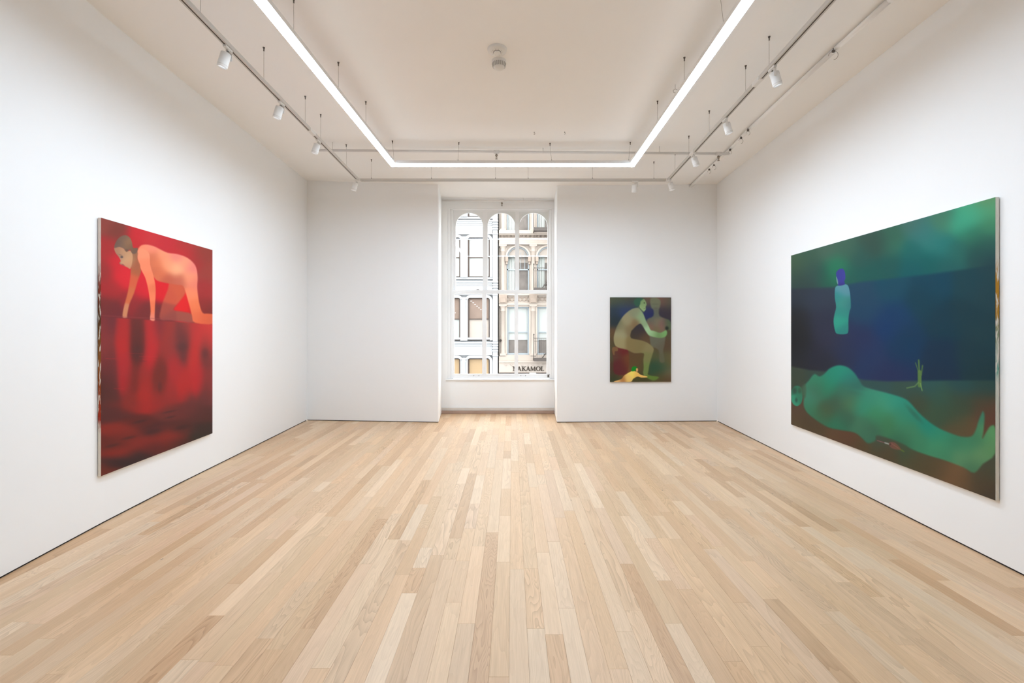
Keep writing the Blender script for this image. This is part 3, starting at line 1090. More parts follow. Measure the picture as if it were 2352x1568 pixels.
art.shape([(560, 470), (620, 440), (690, 500), (700, 620), (735, 740), (757, 830), (764, 930), (756, 1080), (752, 1200), (748, 1256), (700, 1240), (706, 1150), (694, 1000), (672, 870), (645, 770), (600, 680), (562, 570)],
          [(610, 500, (252, 146, 108)), (630, 620, (250, 136, 98)), (690, 800, (248, 132, 92)), (720, 950, (246, 128, 86)), (730, 1120, (238, 118, 76)), (725, 1230, (232, 132, 106)), (740, 900, (232, 112, 74))], 1.5, 1, 8)
art.shape([(440, 480), (500, 490), (560, 480), (560, 560), (590, 640), (560, 690), (480, 640)], [(480, 560, (176, 126, 88)), (560, 620, (168, 92, 62)), (520, 520, (150, 96, 68))], 2.0)
art.shape([(303, 440), (360, 425), (410, 450), (440, 480), (480, 470), (505, 520), (500, 600), (480, 672), (455, 662), (410, 640), (358, 615), (374, 588), (350, 540), (316, 495)],
          [(330, 470, (172, 122, 92)), (360, 540, (150, 112, 92)), (410, 580, (206, 160, 118)), (460, 600, (205, 148, 106)), (440, 650, (196, 130, 100)), (400, 500, (196, 146, 106))], 1.2)
art.shape([(303, 442), (318, 380), (360, 322), (420, 296), (470, 318), (497, 370), (512, 436), (560, 436), (556, 480), (525, 505), (496, 495), (478, 462), (455, 470), (436, 486), (412, 452), (360, 430)],
          [(340, 400, (108, 82, 72)), (400, 330, (118, 90, 74)), (450, 380, (150, 108, 76)), (480, 430, (124, 90, 66)), (530, 470, (112, 84, 70)), (390, 430, (128, 98, 78))], 1.0)
art.blob(385, 543, 15, 11, (60, 52, 66), 0.9)
art.blob(372, 520, 26, 5, (120, 92, 76), 0.7, 0.4)
art.blob(398, 630, 22, 8, (140, 68, 70), 0.8, 0.4)
art.blob(365, 612, 9, 7, (120, 80, 70), 0.6)
art.blob(438, 465, 22, 12, (96, 74, 62), 0.6)
art.blob(420, 1216, 26, 8, (220, 150, 120), 0.6)
art.blob(725, 1245, 28, 9, (235, 140, 118), 0.6)
art.stroke([(165, 1200), (500, 1218), (900, 1240), (1180, 1275)], 1.0, (150, 62, 66), 1.2, 0.45)
art.tf = c6
for (yy, xa, xb) in ((185, 560, 760), (215, 600, 740), (150, 450, 600), (232, 520, 640), (532, 290, 400), (205, 200, 330)):
    art.stroke([(xa, yy), (xb, yy + 4)], 0.6, (196, 40, 48) if yy != 232 else (70, 36, 34), 0.8, 0.4)
for (x_, y_, rx_, ry_) in ((570, 895, 80, 16), (720, 1010, 100, 26), (900, 855, 60, 12), (330, 1345, 110, 38), (1030, 970, 90, 26), (270, 1150, 80, 18), (450, 1070, 80, 16), (890, 795, 80, 12), (540, 130, 70, 80), (1290, 150, 40, 60), (1030, 80, 60, 50), (785, 520, 22, 60)):
    art.blob(x_, y_, rx_, ry_, (62, 38, 38), 0.5 if ry_ < 40 else 0.3, -0.2 if ry_ < 40 else 0)


def stretched_edges(wd, ht, dp, parent, m):
    e = 0.0015
    mb = MB().box(-wd / 2, wd / 2, 0.0006, dp, -ht / 2, ht / 2)
    mb.build('stretcher', m, parent)
    return mb


def edge_mat(name, base, stains, z_lo, z_hi, seed):
    """raw canvas edge with dribbled paint, colours by height"""
    m = bpy.data.materials.new(name)
    m.use_nodes = True
    nt = m.node_tree
    N, L = nt.nodes, nt.links
    b = N['Principled BSDF']
    b.inputs['Roughness'].default_value = 0.8
    b.inputs['Specular IOR Level'].default_value = 0.1
    g = N.new('ShaderNodeNewGeometry')
    s = N.new('ShaderNodeSeparateXYZ'); L.new(g.outputs['Position'], s.inputs[0])
    r = N.new('ShaderNodeMapRange'); r.inputs[1].default_value = z_lo; r.inputs[2].default_value = z_hi
    L.new(s.outputs[2], r.inputs[0])
    nz = N.new('ShaderNodeTexNoise'); nz.inputs['Scale'].default_value = 55; nz.inputs['Detail'].default_value = 5
    mp = N.new('ShaderNodeVectorMath'); mp.operation = 'MULTIPLY'; mp.inputs[1].default_value = (3, 1, 0.45)
    L.new(g.outputs['Position'], mp.inputs[0]); L.new(mp.outputs[0], nz.inputs['Vector'])
    ad = N.new('ShaderNodeMath'); ad.operation = 'MULTIPLY_ADD'; ad.inputs[1].default_value = 0.10
    sb = N.new('ShaderNodeMath'); sb.operation = 'SUBTRACT'; sb.inputs[1].default_value = 0.05
    L.new(nz.outputs[0], ad.inputs[0]); L.new(r.outputs[0], ad.inputs[2]); L.new(ad.outputs[0], sb.inputs[0])
    cr = N.new('ShaderNodeValToRGB')
    el = cr.color_ramp.elements
    el[0].position = stains[0][0]; el[0].color = (*lin(stains[0][1]), 1)
    el[1].position = stains[-1][0]; el[1].color = (*lin(stains[-1][1]), 1)
    for (p_, c_) in stains[1:-1]:
        e_ = el.new(p_); e_.color = (*lin(c_), 1)
    L.new(sb.outputs[0], cr.inputs[0])
    # broken cover of the raw cloth
    th = N.new('ShaderNodeMapRange'); th.inputs[1].default_value = 0.52; th.inputs[2].default_value = 0.60
    nz2 = N.new('ShaderNodeTexNoise'); nz2.inputs['Scale'].default_value = 28; nz2.inputs['Detail'].default_value = 6
    L.new(mp.outputs[0], nz2.inputs['Vector']); L.new(nz2.outputs[0], th.inputs[0])
    mx = N.new('ShaderNodeMixRGB'); mx.inputs[2].default_value = (*lin(base), 1)
    L.new(th.outputs[0], mx.inputs[0]); L.new(cr.outputs[0], mx.inputs[1])
    L.new(mx.outputs[0], b.inputs['Base Color'])
    return m


def wall_x(poly, y):
    for (a, xa), (b, xb) in zip(poly[:-1], poly[1:]):
        if y <= b:
            return xa + (xb - xa) * (y - a) / (b - a)


def hang_on_side(name, poly, side, px_near, px_far, wd, ht, zc, depth, gap, label):
    """stands the canvas parallel to the wall between two picture columns"""
    off = depth + gap
    ys = []
    for px in (px_near, px_far):
        y = 4.0
        for _ in range(30):
            y = abs((wall_x(poly, y) - side * off) * F / (px - CX))
        ys.append(y)
    pts = [Vector((wall_x(poly, y) - side * off, y, zc)) for y in ys]
    d = (pts[1] - pts[0]).normalized()
    mid = (pts[0] + pts[1]) / 2
    t = tag(empty(name, mid), label, 'painting')
    # local +x runs along the width as read from the room
    if side < 0:
        t.rotation_euler.z = math.atan2(d.y, d.x)
    else:
        t.rotation_euler.z = math.atan2(-d.y, -d.x)
    return t, (pts[1] - pts[0]).length


em_red = edge_mat('red_painting_edge', (232, 222, 208), [(0.0, (235, 228, 215)), (0.16, (232, 224, 210)), (0.22, (165, 55, 38)), (0.45, (150, 96, 48)), (0.62, (88, 60, 38)), (0.74, (140, 60, 46)), (0.84, (222, 205, 192)), (1.0, (228, 212, 200))], 0.4, 2.36, 1)
em_grn = edge_mat('green_painting_edge', (232, 229, 220), [(0.0, (225, 218, 205)), (0.12, (226, 220, 208)), (0.40, (212, 220, 212)), (0.44, (78, 168, 150)), (0.47, (214, 222, 216)), (0.56, (130, 150, 110)), (0.62, (190, 142, 48)), (0.74, (200, 150, 60)), (0.79, (222, 218, 205)), (1.0, (226, 224, 216))], 0.4, 2.38, 2)
em_dark = mat('dark_canvas_edge', lin((120, 104, 88)), 0.8, 0.1, noise=0.2, nscale=25)
GAIN = 0.97
t, Lr = hang_on_side('painting', LW, -1, 232, 488, RWD, RH, (0.386 + 2.376) / 2, 0.022, 0.006, 'large red painting of a crawling nude figure, on the left wall')
print('red width', Lr)
art.canvas(Lr, RH, t, GAIN)
stretched_edges(Lr, RH, 0.022, t, em_red)

# ---- big green and blue painting
c7 = lambda x, y: (1800 + x / 4.356, 440 + y / 4.356)
c8 = lambda x, y: (1800 + x / 4.127, 780 + y / 4.127)
GWD, GH = 2.50, 1.962
art = Art(GWD, GH, 0.0056, [(1817, 583), (2286, 457), (2288, 1141), (1817, 981)], None)
sky_s = [(100, 700, (64, 90, 66)), (250, 650, (56, 88, 72)), (450, 560, (68, 98, 82)), (650, 560, (58, 95, 78)), (900, 480, (50, 78, 66)), (980, 520, (42, 70, 62)), (1100, 420, (48, 95, 76)), (1100, 540, (48, 106, 84)),
         (1300, 300, (64, 105, 94)), (1400, 400, (50, 112, 108)), (1500, 500, (40, 116, 108)), (1600, 300, (62, 116, 92)), (1600, 560, (28, 114, 108)), (1800, 330, (52, 150, 118)), (1900, 220, (68, 160, 120)),
         (2050, 130, (96, 138, 92)), (2080, 180, (80, 152, 106)), (2060, 330, (58, 126, 92)), (1900, 450, (40, 106, 84)), (2060, 550, (40, 90, 78)), (1750, 600, (33, 98, 88)), (1950, 640, (30, 74, 72)), (1300, 600, (18, 98, 92)),
         (1300, 750, (0, 84, 88)), (1500, 720, (4, 88, 86)), (1100, 700, (20, 80, 76)), (800, 650, (36, 82, 74)), (550, 740, (34, 112, 82)), (480, 840, (28, 86, 70)), (300, 800, (46, 76, 70)), (120, 850, (50, 76, 64)),
         (700, 860, (26, 86, 76)), (900, 820, (20, 82, 76)), (1650, 740, (26, 88, 86)), (2080, 700, (28, 60, 66)), (200, 940, (42, 62, 62))]
sea_s = [(150, 1000, (42, 50, 60)), (130, 1300, (32, 34, 38)), (120, 1480, (28, 30, 32)), (350, 1050, (44, 54, 70)), (400, 1300, (40, 44, 62)), (450, 1480, (42, 44, 64)), (800, 1000, (24, 62, 86)), (850, 1200, (20, 60, 88)),
         (800, 1450, (32, 42, 78)), (1100, 950, (6, 66, 86)), (1150, 1250, (0, 52, 90)), (1050, 1350, (6, 48, 94)), (1250, 1450, (0, 48, 78)), (1400, 1100, (0, 55, 72)), (1500, 900, (0, 60, 80)), (1600, 1300, (4, 50, 66)),
         (1900, 900, (16, 60, 70)), (2050, 1000, (24, 58, 66)), (2050, 1400, (20, 54, 62)), (1850, 1250, (14, 52, 62)), (2080, 780, (26, 60, 66))]
sea8 = [(120, 60, (30, 30, 34)), (300, 150, (34, 36, 50)), (600, 100, (32, 42, 72)), (850, 100, (26, 46, 86)), (900, 250, (28, 48, 84)), (1150, 100, (0, 48, 82)), (1100, 300, (24, 42, 80)), (1000, 360, (30, 38, 78)),
        (1500, 150, (8, 42, 66)), (1500, 320, (18, 42, 64)), (1800, 150, (16, 50, 60)), (1900, 330, (20, 50, 56)), (400, 250, (36, 38, 50)), (120, 220, (36, 38, 42))]
land8 = [(100, 340, (58, 68, 56)), (350, 330, (50, 68, 62)), (100, 700, (84, 64, 50)), (80, 800, (86, 72, 50)), (300, 800, (78, 64, 48)), (300, 850, (80, 66, 46)), (500, 950, (92, 68, 48)), (650, 930, (92, 62, 46)),
         (750, 1000, (82, 68, 46)), (1000, 1050, (80, 68, 48)), (950, 930, (60, 78, 64)), (1200, 1000, (58, 78, 58)), (1300, 1100, (78, 72, 50)), (1400, 1200, (82, 72, 50)), (1600, 1300, (118, 86, 58)), (1700, 1350, (100, 78, 54)),
         (1500, 1250, (88, 72, 50)), (1900, 1400, (80, 66, 50)), (1980, 1450, (66, 58, 48)), (1950, 1200, (70, 72, 56)), (1900, 1300, (78, 68, 50)), (900, 420, (46, 76, 74)), (1200, 450, (50, 76, 68)), (1400, 420, (40, 80, 78)),
         (1700, 400, (36, 72, 72)), (1900, 420, (38, 66, 62)), (1500, 550, (48, 80, 66)), (1300, 600, (60, 70, 52)), (1700, 600, (56, 70, 54)), (1900, 600, (72, 66, 48)), (1950, 800, (90, 60, 46)), (1800, 850, (94, 72, 48)),
         (1700, 800, (80, 76, 52)), (1650, 880, (90, 74, 50)), (1600, 700, (54, 74, 56)), (1450, 700, (56, 78, 58)), (1960, 700, (92, 58, 44))]
art.tf = lambda x, y: (x, y)
_, cs = art.field([(*c7(x, y), c) for x, y, c in sky_s], 18)
_, cw = art.field([(*c7(x, y), c) for x, y, c in sea_s] + [(*c8(x, y), c) for x, y, c in sea8], 22)
_, cd = art.field([(*c8(x, y), c) for x, y, c in land8], 18)
hx = [c7(*p) for p in ((60, 965), (500, 950), (800, 897), (1500, 822), (2140, 735))]
sx = [c8(*p) for p in ((60, 262), (250, 298), (430, 310), (780, 385), (1000, 394), (1300, 386), (1600, 376), (2030, 368))]
h = np.interp(art.x, [p[0] for p in hx], [p[1] for p in hx])
s = np.interp(art.x, [p[0] for p in sx], [p[1] for p in sx])
k = np.clip((art.y - h) / 9 + .5, 0, 1)[:, None]; k = k * k * (3 - 2 * k)
art.col = cs * (1 - k) + cw * k
k = np.clip((art.y - s) / 7 + .5, 0, 1)[:, None]; k = k * k * (3 - 2 * k)
art.col = art.col * (1 - k) + cd * k
art.tf = c7
art.blob(1880, 270, 260, 90, (66, 165, 130), 0.35, -0.35)
art.blob(540, 800, 90, 130, (30, 118, 84), 0.45)
art.shape([(540, 942), (590, 926), (640, 920), (668, 945), (686, 1030), (692, 1150), (680, 1190), (667, 1270), (666, 1395), (640, 1424), (560, 1424), (532, 1400), (515, 1300), (525, 1220), (541, 1150), (528, 1060), (528, 980)],
          [(600, 960, (86, 142, 156)), (640, 980, (84, 138, 150)), (560, 1050, (42, 130, 126)), (620, 1100, (60, 138, 126)), (590, 1200, (42, 130, 120)), (565, 1300, (42, 148, 126)), (620, 1390, (36, 124, 116)), (672, 1120, (46, 116, 116))], 1.2, 1, 9)
art.shape([(542, 800), (575, 766), (610, 764), (632, 800), (636, 860), (624, 890), (630, 922), (562, 934), (558, 890), (546, 850)], [(590, 800, (56, 58, 140)), (600, 880, (62, 62, 158)), (570, 850, (48, 56, 132)), (600, 925, (44, 42, 110))], 1.0)
art.shape([(541, 842), (556, 870), (562, 920), (548, 900)], (128, 158, 158), 1.0, 0.8)
art.tf = c8
body = [(300, 400, (50, 128, 98)), (250, 550, (58, 132, 108)), (240, 680, (54, 118, 88)), (400, 480, (34, 132, 100)), (480, 330, (34, 130, 106)), (560, 280, (32, 138, 114)), (650, 350, (36, 122, 110)), (600, 500, (50, 108, 88)),
        (700, 450, (46, 102, 90)), (480, 600, (60, 90, 70)), (400, 700, (70, 85, 58)), (600, 750, (54, 95, 74)), (650, 600, (72, 106, 74)), (520, 820, (42, 112, 84)), (350, 760, (54, 112, 82)), (750, 620, (48, 136, 108)),
        (850, 540, (54, 136, 110)), (1000, 600, (62, 146, 114)), (1050, 540, (38, 138, 116)), (1150, 580, (36, 140, 120)), (1200, 650, (46, 132, 108)), (900, 720, (54, 132, 94)), (1000, 800, (58, 118, 80)), (1150, 720, (54, 132, 100)),
        (850, 850, (54, 98, 76)), (760, 850, (62, 116, 88)), (800, 920, (58, 108, 84)), (1250, 680, (32, 126, 106)), (1400, 800, (28, 130, 110)), (1200, 850, (58, 126, 92)), (1300, 950, (58, 126, 92)), (1150, 950, (50, 104, 76)),
        (1500, 880, (42, 132, 104)), (1500, 980, (62, 138, 100)), (1650, 950, (50, 120, 90)), (1750, 980, (60, 126, 92)), (1850, 900, (60, 118, 86)), (1880, 720, (58, 118, 92)), (1700, 1080, (88, 138, 98)), (1850, 1080, (94, 138, 94)),
        (1950, 850, (88, 146, 92)), (1970, 1000, (88, 136, 90)), (1800, 1180, (70, 116, 84)), (1550, 1080, (62, 126, 92)), (330, 500, (66, 96, 74))]
art.shape([(190, 470), (245, 400), (300, 335), (350, 358), (400, 330), (440, 287), (500, 256), (560, 248), (630, 268), (690, 318), (740, 392), (775, 442), (850, 470), (1000, 505), (1150, 548), (1220, 592), (1300, 682), (1400, 770),
           (1500, 832), (1600, 872), (1700, 902), (1790, 896), (1830, 840), (1860, 740), (1896, 660), (1912, 710), (1902, 850), (1894, 912), (1930, 850), (1965, 798), (2010, 810), (2010, 1050), (1900, 1150), (1820, 1238), (1720, 1190),
           (1550, 1130), (1400, 1090), (1250, 1040), (1150, 985), (1000, 932), (905, 915), (890, 965), (820, 992), (760, 940), (690, 892), (560, 872), (440, 850), (330, 790), (230, 712), (195, 640), (198, 560)], body, 3.0, 1, 15)
art.blob(1260, 700, 22, 110, (44, 82, 66), 0.45, -0.75)
art.blob(870, 520, 220, 18, (52, 140, 112), 0.3, 0.2)
art.shape([(85, 480), (110, 455), (150, 455), (182, 490), (185, 560), (170, 620), (130, 650), (90, 630), (72, 580), (72, 510)],
          [(100, 480, (44, 110, 84)), (150, 470, (48, 112, 84)), (110, 600, (52, 144, 112)), (150, 580, (48, 120, 92))], 1.5, 1, 5)
art.blob(105, 500, 22, 30, (50, 66, 56), 0.7)
art.blob(155, 500, 16, 30, (54, 74, 56), 0.6)
art.blob(122, 592, 14, 24, (40, 76, 62), 0.8)
art.shape([(170, 470), (215, 440), (215, 560), (185, 560)], (66, 92, 70), 3, 0.8)
tree = (88, 122, 62)
art.stroke([(1310, 300), (1312, 430)], 4.2, tree, 1.2, 0.95)
art.stroke([(1302, 190), (1308, 300)], 1.8, tree, 1.0, 0.9)
art.stroke([(1272, 215), (1300, 300)], 1.0, tree, 0.8, 0.8)
art.stroke([(1338, 240), (1326, 330)], 1.5, tree, 0.8, 0.8)
art.stroke([(1318, 410), (1334, 475)], 1.2, (110, 150, 84), 0.8, 0.9)
art.stroke([(1300, 400), (1265, 438), (1190, 455)], 1.2, (100, 138, 80), 0.8, 0.9)
art.stroke([(910, 962), (985, 982)], 0.8, (140, 88, 96), 0.7, 0.9)
art.stroke([(985, 982), (1020, 992)], 1.4, (170, 176, 168), 0.7, 0.9)
art.shape([(1022, 985), (1050, 972), (1090, 985), (1132, 1030), (1136, 1045), (1080, 1040), (1035, 1020)], [(1050, 990, (112, 72, 64)), (1100, 1015, (108, 78, 60))], 0.8)
art.stroke([(1045, 985), (1120, 1035)], 0.4, (158, 122, 96), 0.6, 0.7)
art.stroke([(1030, 1000), (1040, 990)], 1.0, (40, 34, 34), 0.6, 0.8)
art.stroke([(1135, 1043), (1165, 1060)], 1.2, (96, 118, 44), 0.8, 0.8)
t, Lg = hang_on_side('painting', RW, 1, 2286.5, 1817, GWD, GH, (0.411 + 2.371) / 2, 0.022, 0.006, 'large blue-green painting of a reclining figure by the sea, on the right wall')
print('green width', Lg)
art.canvas(Lg, GH, t, GAIN)
stretched_edges(Lg, GH, 0.022, t, em_grn)

# ---- small olive painting
c4 = lambda x, y: (1380 + x / 6.53, 660 + y / 6.53)
art = Art(1.005, 1.376, 0.0062, [(1401, 684), (1543.6, 682.5), (1542.2, 876), (1400.5, 876)], None)
art.tf = c4
ob = [(180, 200, (78, 84, 66)), (350, 230, (74, 84, 64)), (450, 200, (82, 70, 56)), (520, 220, (54, 84, 70)), (700, 200, (102, 84, 68)), (950, 200, (118, 84, 74)), (1030, 220, (78, 84, 70)), (200, 350, (48, 60, 74)),
      (350, 340, (46, 60, 100)), (450, 300, (50, 58, 94)), (200, 500, (46, 56, 60)), (720, 360, (43, 50, 90)), (950, 370, (60, 56, 66)), (1020, 380, (62, 54, 60)), (550, 650, (56, 53, 58)), (600, 600, (53, 50, 58)), (500, 720, (68, 60, 48)),
      (640, 740, (94, 72, 54)), (180, 720, (102, 76, 54)), (150, 800, (80, 72, 50)), (160, 1000, (80, 78, 56)), (500, 1050, (92, 72, 50)), (520, 1120, (98, 76, 48)), (330, 1240, (124, 72, 42)), (160, 1200, (80, 58, 46)),
      (200, 1300, (68, 62, 46)), (600, 1150, (84, 75, 48)), (800, 1000, (82, 88, 56)), (820, 1200, (48, 78, 58)), (950, 1200, (50, 80, 60)), (950, 1080, (84, 88, 66)), (1030, 1100, (112, 96, 58)), (1030, 1280, (120, 110, 82)),
      (1000, 850, (90, 72, 56)), (1020, 700, (86, 78, 60)), (850, 900, (90, 75, 56)), (700, 850, (96, 78, 56)), (200, 1380, (58, 70, 46)), (600, 1390, (72, 70, 42)), (900, 1350, (86, 78, 48)), (1030, 1390, (88, 64, 46)), (400, 1150, (92, 72, 50))]
_, art.col = art.field(ob, 11)
art.shape([(745, 180), (800, 150), (870, 165), (905, 210), (895, 290), (880, 330), (885, 420), (960, 460), (1040, 490), (1065, 560), (1050, 640), (985, 640), (975, 760), (960, 860), (940, 960), (960, 1110), (885, 1110), (870, 940),
           (760, 880), (735, 760), (720, 640), (690, 560), (700, 480), (790, 430), (795, 340), (760, 300)],
          [(820, 220, (112, 118, 92)), (830, 400, (100, 106, 90)), (740, 500, (104, 106, 86)), (840, 520, (128, 120, 94)), (740, 580, (138, 104, 86)), (930, 570, (138, 98, 92)), (840, 640, (118, 108, 80)), (1010, 560, (86, 104, 76)),
           (840, 800, (106, 108, 92)), (900, 900, (104, 100, 84)), (920, 1050, (100, 98, 76))], 2.2, 0.85, 7)
art.blob(820, 250, 60, 8, (88, 88, 72), 0.4)
art.blob(830, 310, 25, 8, (98, 84, 70), 0.5)
art.blob(1000, 610, 28, 30, (34, 42, 38), 0.8)
art.shape([(170, 905), (400, 918), (396, 1270), (200, 1290), (185, 1100)], [(300, 940, (108, 40, 42)), (300, 1150, (92, 42, 46)), (210, 1000, (92, 60, 50)), (390, 1100, (112, 66, 44))], 2.0, 0.9)
art.shape([(165, 905), (240, 900), (250, 950), (205, 960), (200, 1010), (178, 1000)], (128, 98, 62), 1.2, 0.8)
art.shape([(560, 308), (600, 340), (640, 400), (680, 500), (720, 580), (752, 640), (800, 652), (900, 680), (985, 640), (1002, 690), (970, 740), (880, 757), (740, 727), (690, 680), (640, 600), (595, 545), (530, 580), (480, 630),
           (450, 670), (450, 760), (600, 792), (700, 830), (770, 880), (797, 930), (770, 1020), (730, 1150), (712, 1250), (712, 1310), (850, 1332), (862, 1358), (780, 1392), (640, 1312), (640, 1200), (635, 1080), (640, 985),
           (500, 985), (380, 932), (250, 902), (200, 850), (188, 760), (210, 660), (250, 560), (320, 450), (400, 370), (480, 322)],
          [(520, 380, (134, 138, 108)), (300, 600, (134, 128, 96)), (400, 500, (150, 142, 108)), (300, 700, (152, 148, 114)), (280, 820, (152, 142, 102)), (450, 820, (130, 115, 76)), (600, 850, (128, 115, 76)), (600, 430, (142, 166, 124)),
           (650, 520, (142, 168, 128)), (720, 660, (168, 204, 158)), (780, 700, (140, 178, 126)), (870, 715, (112, 144, 92)), (965, 685, (122, 172, 106)), (720, 900, (136, 126, 86)), (700, 1050, (124, 124, 78)), (680, 1200, (112, 130, 72)),
           (800, 1355, (98, 126, 56)), (520, 560, (128, 106, 76)), (430, 650, (130, 114, 82)), (230, 560, (108, 108, 84))], 1.8, 0.97, 7)
art.shape([(555, 300), (600, 290), (660, 350), (640, 375), (600, 340)], (96, 112, 80), 1.2, 0.8)
art.shape([(590, 200), (640, 175), (672, 200), (690, 255), (676, 290), (676, 335), (645, 360), (610, 330), (580, 290)], [(620, 220, (120, 146, 96)), (640, 320, (148, 176, 122)), (670, 250, (128, 148, 104))], 1.0)
art.shape([(500, 200), (560, 160), (640, 172), (600, 210), (590, 260), (545, 290), (505, 260)], (54, 92, 72), 1.6, 0.9)
art.blob(655, 235, 12, 9, (48, 62, 44), 0.9)
art.blob(655, 320, 14, 6, (104, 92, 68), 0.6)
art.shape([(180, 1412), (300, 1368), (340, 1320), (430, 1265), (480, 1250), (540, 1265), (600, 1308), (690, 1328), (685, 1345), (600, 1346), (545, 1332), (480, 1366), (430, 1412)],
          [(470, 1285, (238, 216, 104)), (400, 1350, (232, 196, 112)), (320, 1370, (176, 122, 70)), (240, 1405, (222, 180, 116)), (620, 1330, (236, 190, 104)), (540, 1300, (232, 186, 96))], 0.7, 1, 5)
art.shape([(455, 1225), (470, 1190), (510, 1180), (540, 1200), (520, 1240), (480, 1255), (455, 1250)], (28, 128, 38), 1.0)
art.shape([(525, 1215), (550, 1212), (552, 1250), (530, 1262)], (214, 164, 104), 0.7)
yb_ = 8.13 + (8.245 - 8.13) * (1.92 - AR) / (3.377 - AR)
rz_ = math.atan2(8.245 - 8.13, 3.377 - AR)
pc = Vector(((1472.0 - CX) / F * (yb_ - 0.028), yb_ - 0.028, EYE - (779.7 - HY) / F * (yb_ - 0.028)))
pc.y = 8.13 + 0.115 * (pc.x - AR) / (3.377 - AR) - 0.028
t = tag(empty('painting', pc, rz_), 'small olive-green painting of two figures, on the back wall right of the window', 'painting')
art.canvas(1.005, 1.376, t, 1.08)
stretched_edges(1.005, 1.376, 0.024, t, em_dark)

# ------------------------------------------------------------------ the street outside
FY = 30.0
fx = lambda px: (px - CX) / F * FY
fz = lambda py: EYE - (py - HY) / F * FY
GZ = -4.6
FRONT_DIM = 0.39      # street front colours darkened so they do not overexpose under the bright sky
M['iron_white'] = mat('white_painted_iron', (0.83, 0.84, 0.86), 0.6, 0.2, noise=0.02, nscale=1.5)
M['stone'] = mat('cream_painted_stone', lin((226, 210, 196)), 0.75, 0.15, noise=0.05, nscale=2.5, bump=0.2)
M['stone_carve'] = mat('carved_stone', lin((200, 180, 164)), 0.8, 0.15, noise=0.10, nscale=6, bump=0.3)
M['ext_frame'] = mat('grey_brown_sash', lin((112, 96, 88)), 0.6, 0.2)
M['ext_frame_blue'] = mat('pale_blue_sash', lin((196, 206, 212)), 0.6, 0.2)
M['shade_white'] = mat('white_roller_shade', lin((243, 245, 241)), 0.9, 0.1)
M['shade_pale'] = mat('pale_green_shade', lin((228, 231, 226)), 0.9, 0.1)
M['shade_beige'] = mat('beige_shade', lin((228, 214, 202)), 0.9, 0.1)
M['shade_tan'] = mat('tan_shade', lin((222, 190, 150)), 0.9, 0.1)
M['dark_room'] = mat('dim_room_behind', lin((175, 152, 138)), 0.9, 0.1, noise=0.15, nscale=2)
M['grey_room'] = mat('grey_room_behind', lin((150, 141, 135)), 0.9, 0.1, noise=0.25, nscale=3)
M['curtain'] = mat('sheer_curtain', lin((228, 232, 226)), 0.9, 0.1)
M['iron_dark'] = mat('fire_escape_iron', lin((96, 86, 80)), 0.6, 0.3)
M['seam'] = mat('dark_gap', lin((70, 62, 56)), 0.8, 0.1)
M['letters'] = mat('dark_letters', lin((66, 54, 44)), 0.6, 0.2)
M['tube'] = mat('office_tube_light', (0.9, 0.9, 0.9), 0.5, 0.2, emit=(1, 0.97, 0.92), emit_s=2.0)
M['asphalt'] = mat('asphalt', (0.12, 0.12, 0.125), 0.9, 0.1, noise=0.1, nscale=3)
M['paving'] = mat('pavement', (0.42, 0.41, 0.40), 0.9, 0.1, noise=0.05, nscale=2)

for k_ in ('iron_white', 'stone', 'stone_carve', 'ext_frame', 'ext_frame_blue', 'shade_white', 'shade_pale', 'shade_beige', 'shade_tan', 'dark_room', 'grey_room', 'curtain', 'iron_dark', 'seam', 'letters'):
    m_ = M[k_]
    for n_ in m_.node_tree.nodes:
        if n_.type == 'BSDF_PRINCIPLED':
            c_ = n_.inputs['Base Color'].default_value
            n_.inputs['Base Color'].default_value = (*[v * FRONT_DIM for v in c_[:3]], 1)
        if n_.type == 'VECT_MATH':
            n_.inputs[0].default_value = [v * FRONT_DIM for v in n_.inputs[0].default_value]
tag(MB().box(-40, 40, 10.5, 44, GZ - 0.3, GZ).build('street', M['asphalt']), kind='structure')
tag(MB().box(-40, 40, 26.0, 31, GZ, GZ + 0.15).build('pavement', M['paving']), kind='structure')


def bpart(mb, name, m, parent, base=None):
    par = parent
    b = base if base is not None else Vector(parent.location)
    mb.v = [tuple(Vector(v) - b) for v in mb.v]
    return mb.build(name, m, par)


# white cast iron building
bx = fx(1144.5)
wb = tag(empty('white_building', (bx - 5, FY, GZ)), 'white painted cast iron building across the street, seen through the left panes', 'building')
B0_ = Vector(wb.location)
FP, BPx = 139.6, 68.3      # storey and bay in picture units
storeys = range(-1, 3)
xl = fx(1073.6 - 5 * BPx)
zt_ = fz(543 - 1.9 * FP)
bpart(MB().box(xl, bx, FY + 0.42, FY + 3, GZ, zt_), 'wall', M['iron_white'], wb, B0_)
rx_ = 0.2


def round_top(x0, x1, z0, z1, r, n=6):
    pts = [(x0, z0), (x1, z0)]
    for k in range(n + 1):
        a = math.pi / 2 * k / n
        pts.append((x1 - r + r * math.cos(a), z1 - r + r * math.sin(a)))
    for k in range(n + 1):
        a = math.pi / 2 + math.pi / 2 * k / n
        pts.append((x0 + r + r * math.cos(a), z1 - r + r * math.sin(a)))
    return pts


def frame_of(mb, out, inn, y0, y1):
    """flat surround between two outlines with the same number of points"""
    n = len(out)
    for i in range(n):
        j = (i + 1) % n
        a, b, c_, d = out[i], out[j], inn[j], inn[i]
        mb.poly([(a[0], y0, a[1]), (b[0], y0, b[1]), (c_[0], y0, c_[1]), (d[0], y0, d[1])])
        mb.poly([(d[0], y0, d[1]), (c_[0], y0, c_[1]), (c_[0], y1, c_[1]), (d[0], y1, d[1])])
        mb.poly([(b[0], y0, b[1]), (a[0], y0, a[1]), (a[0], y1, a[1]), (b[0], y1, b[1])])


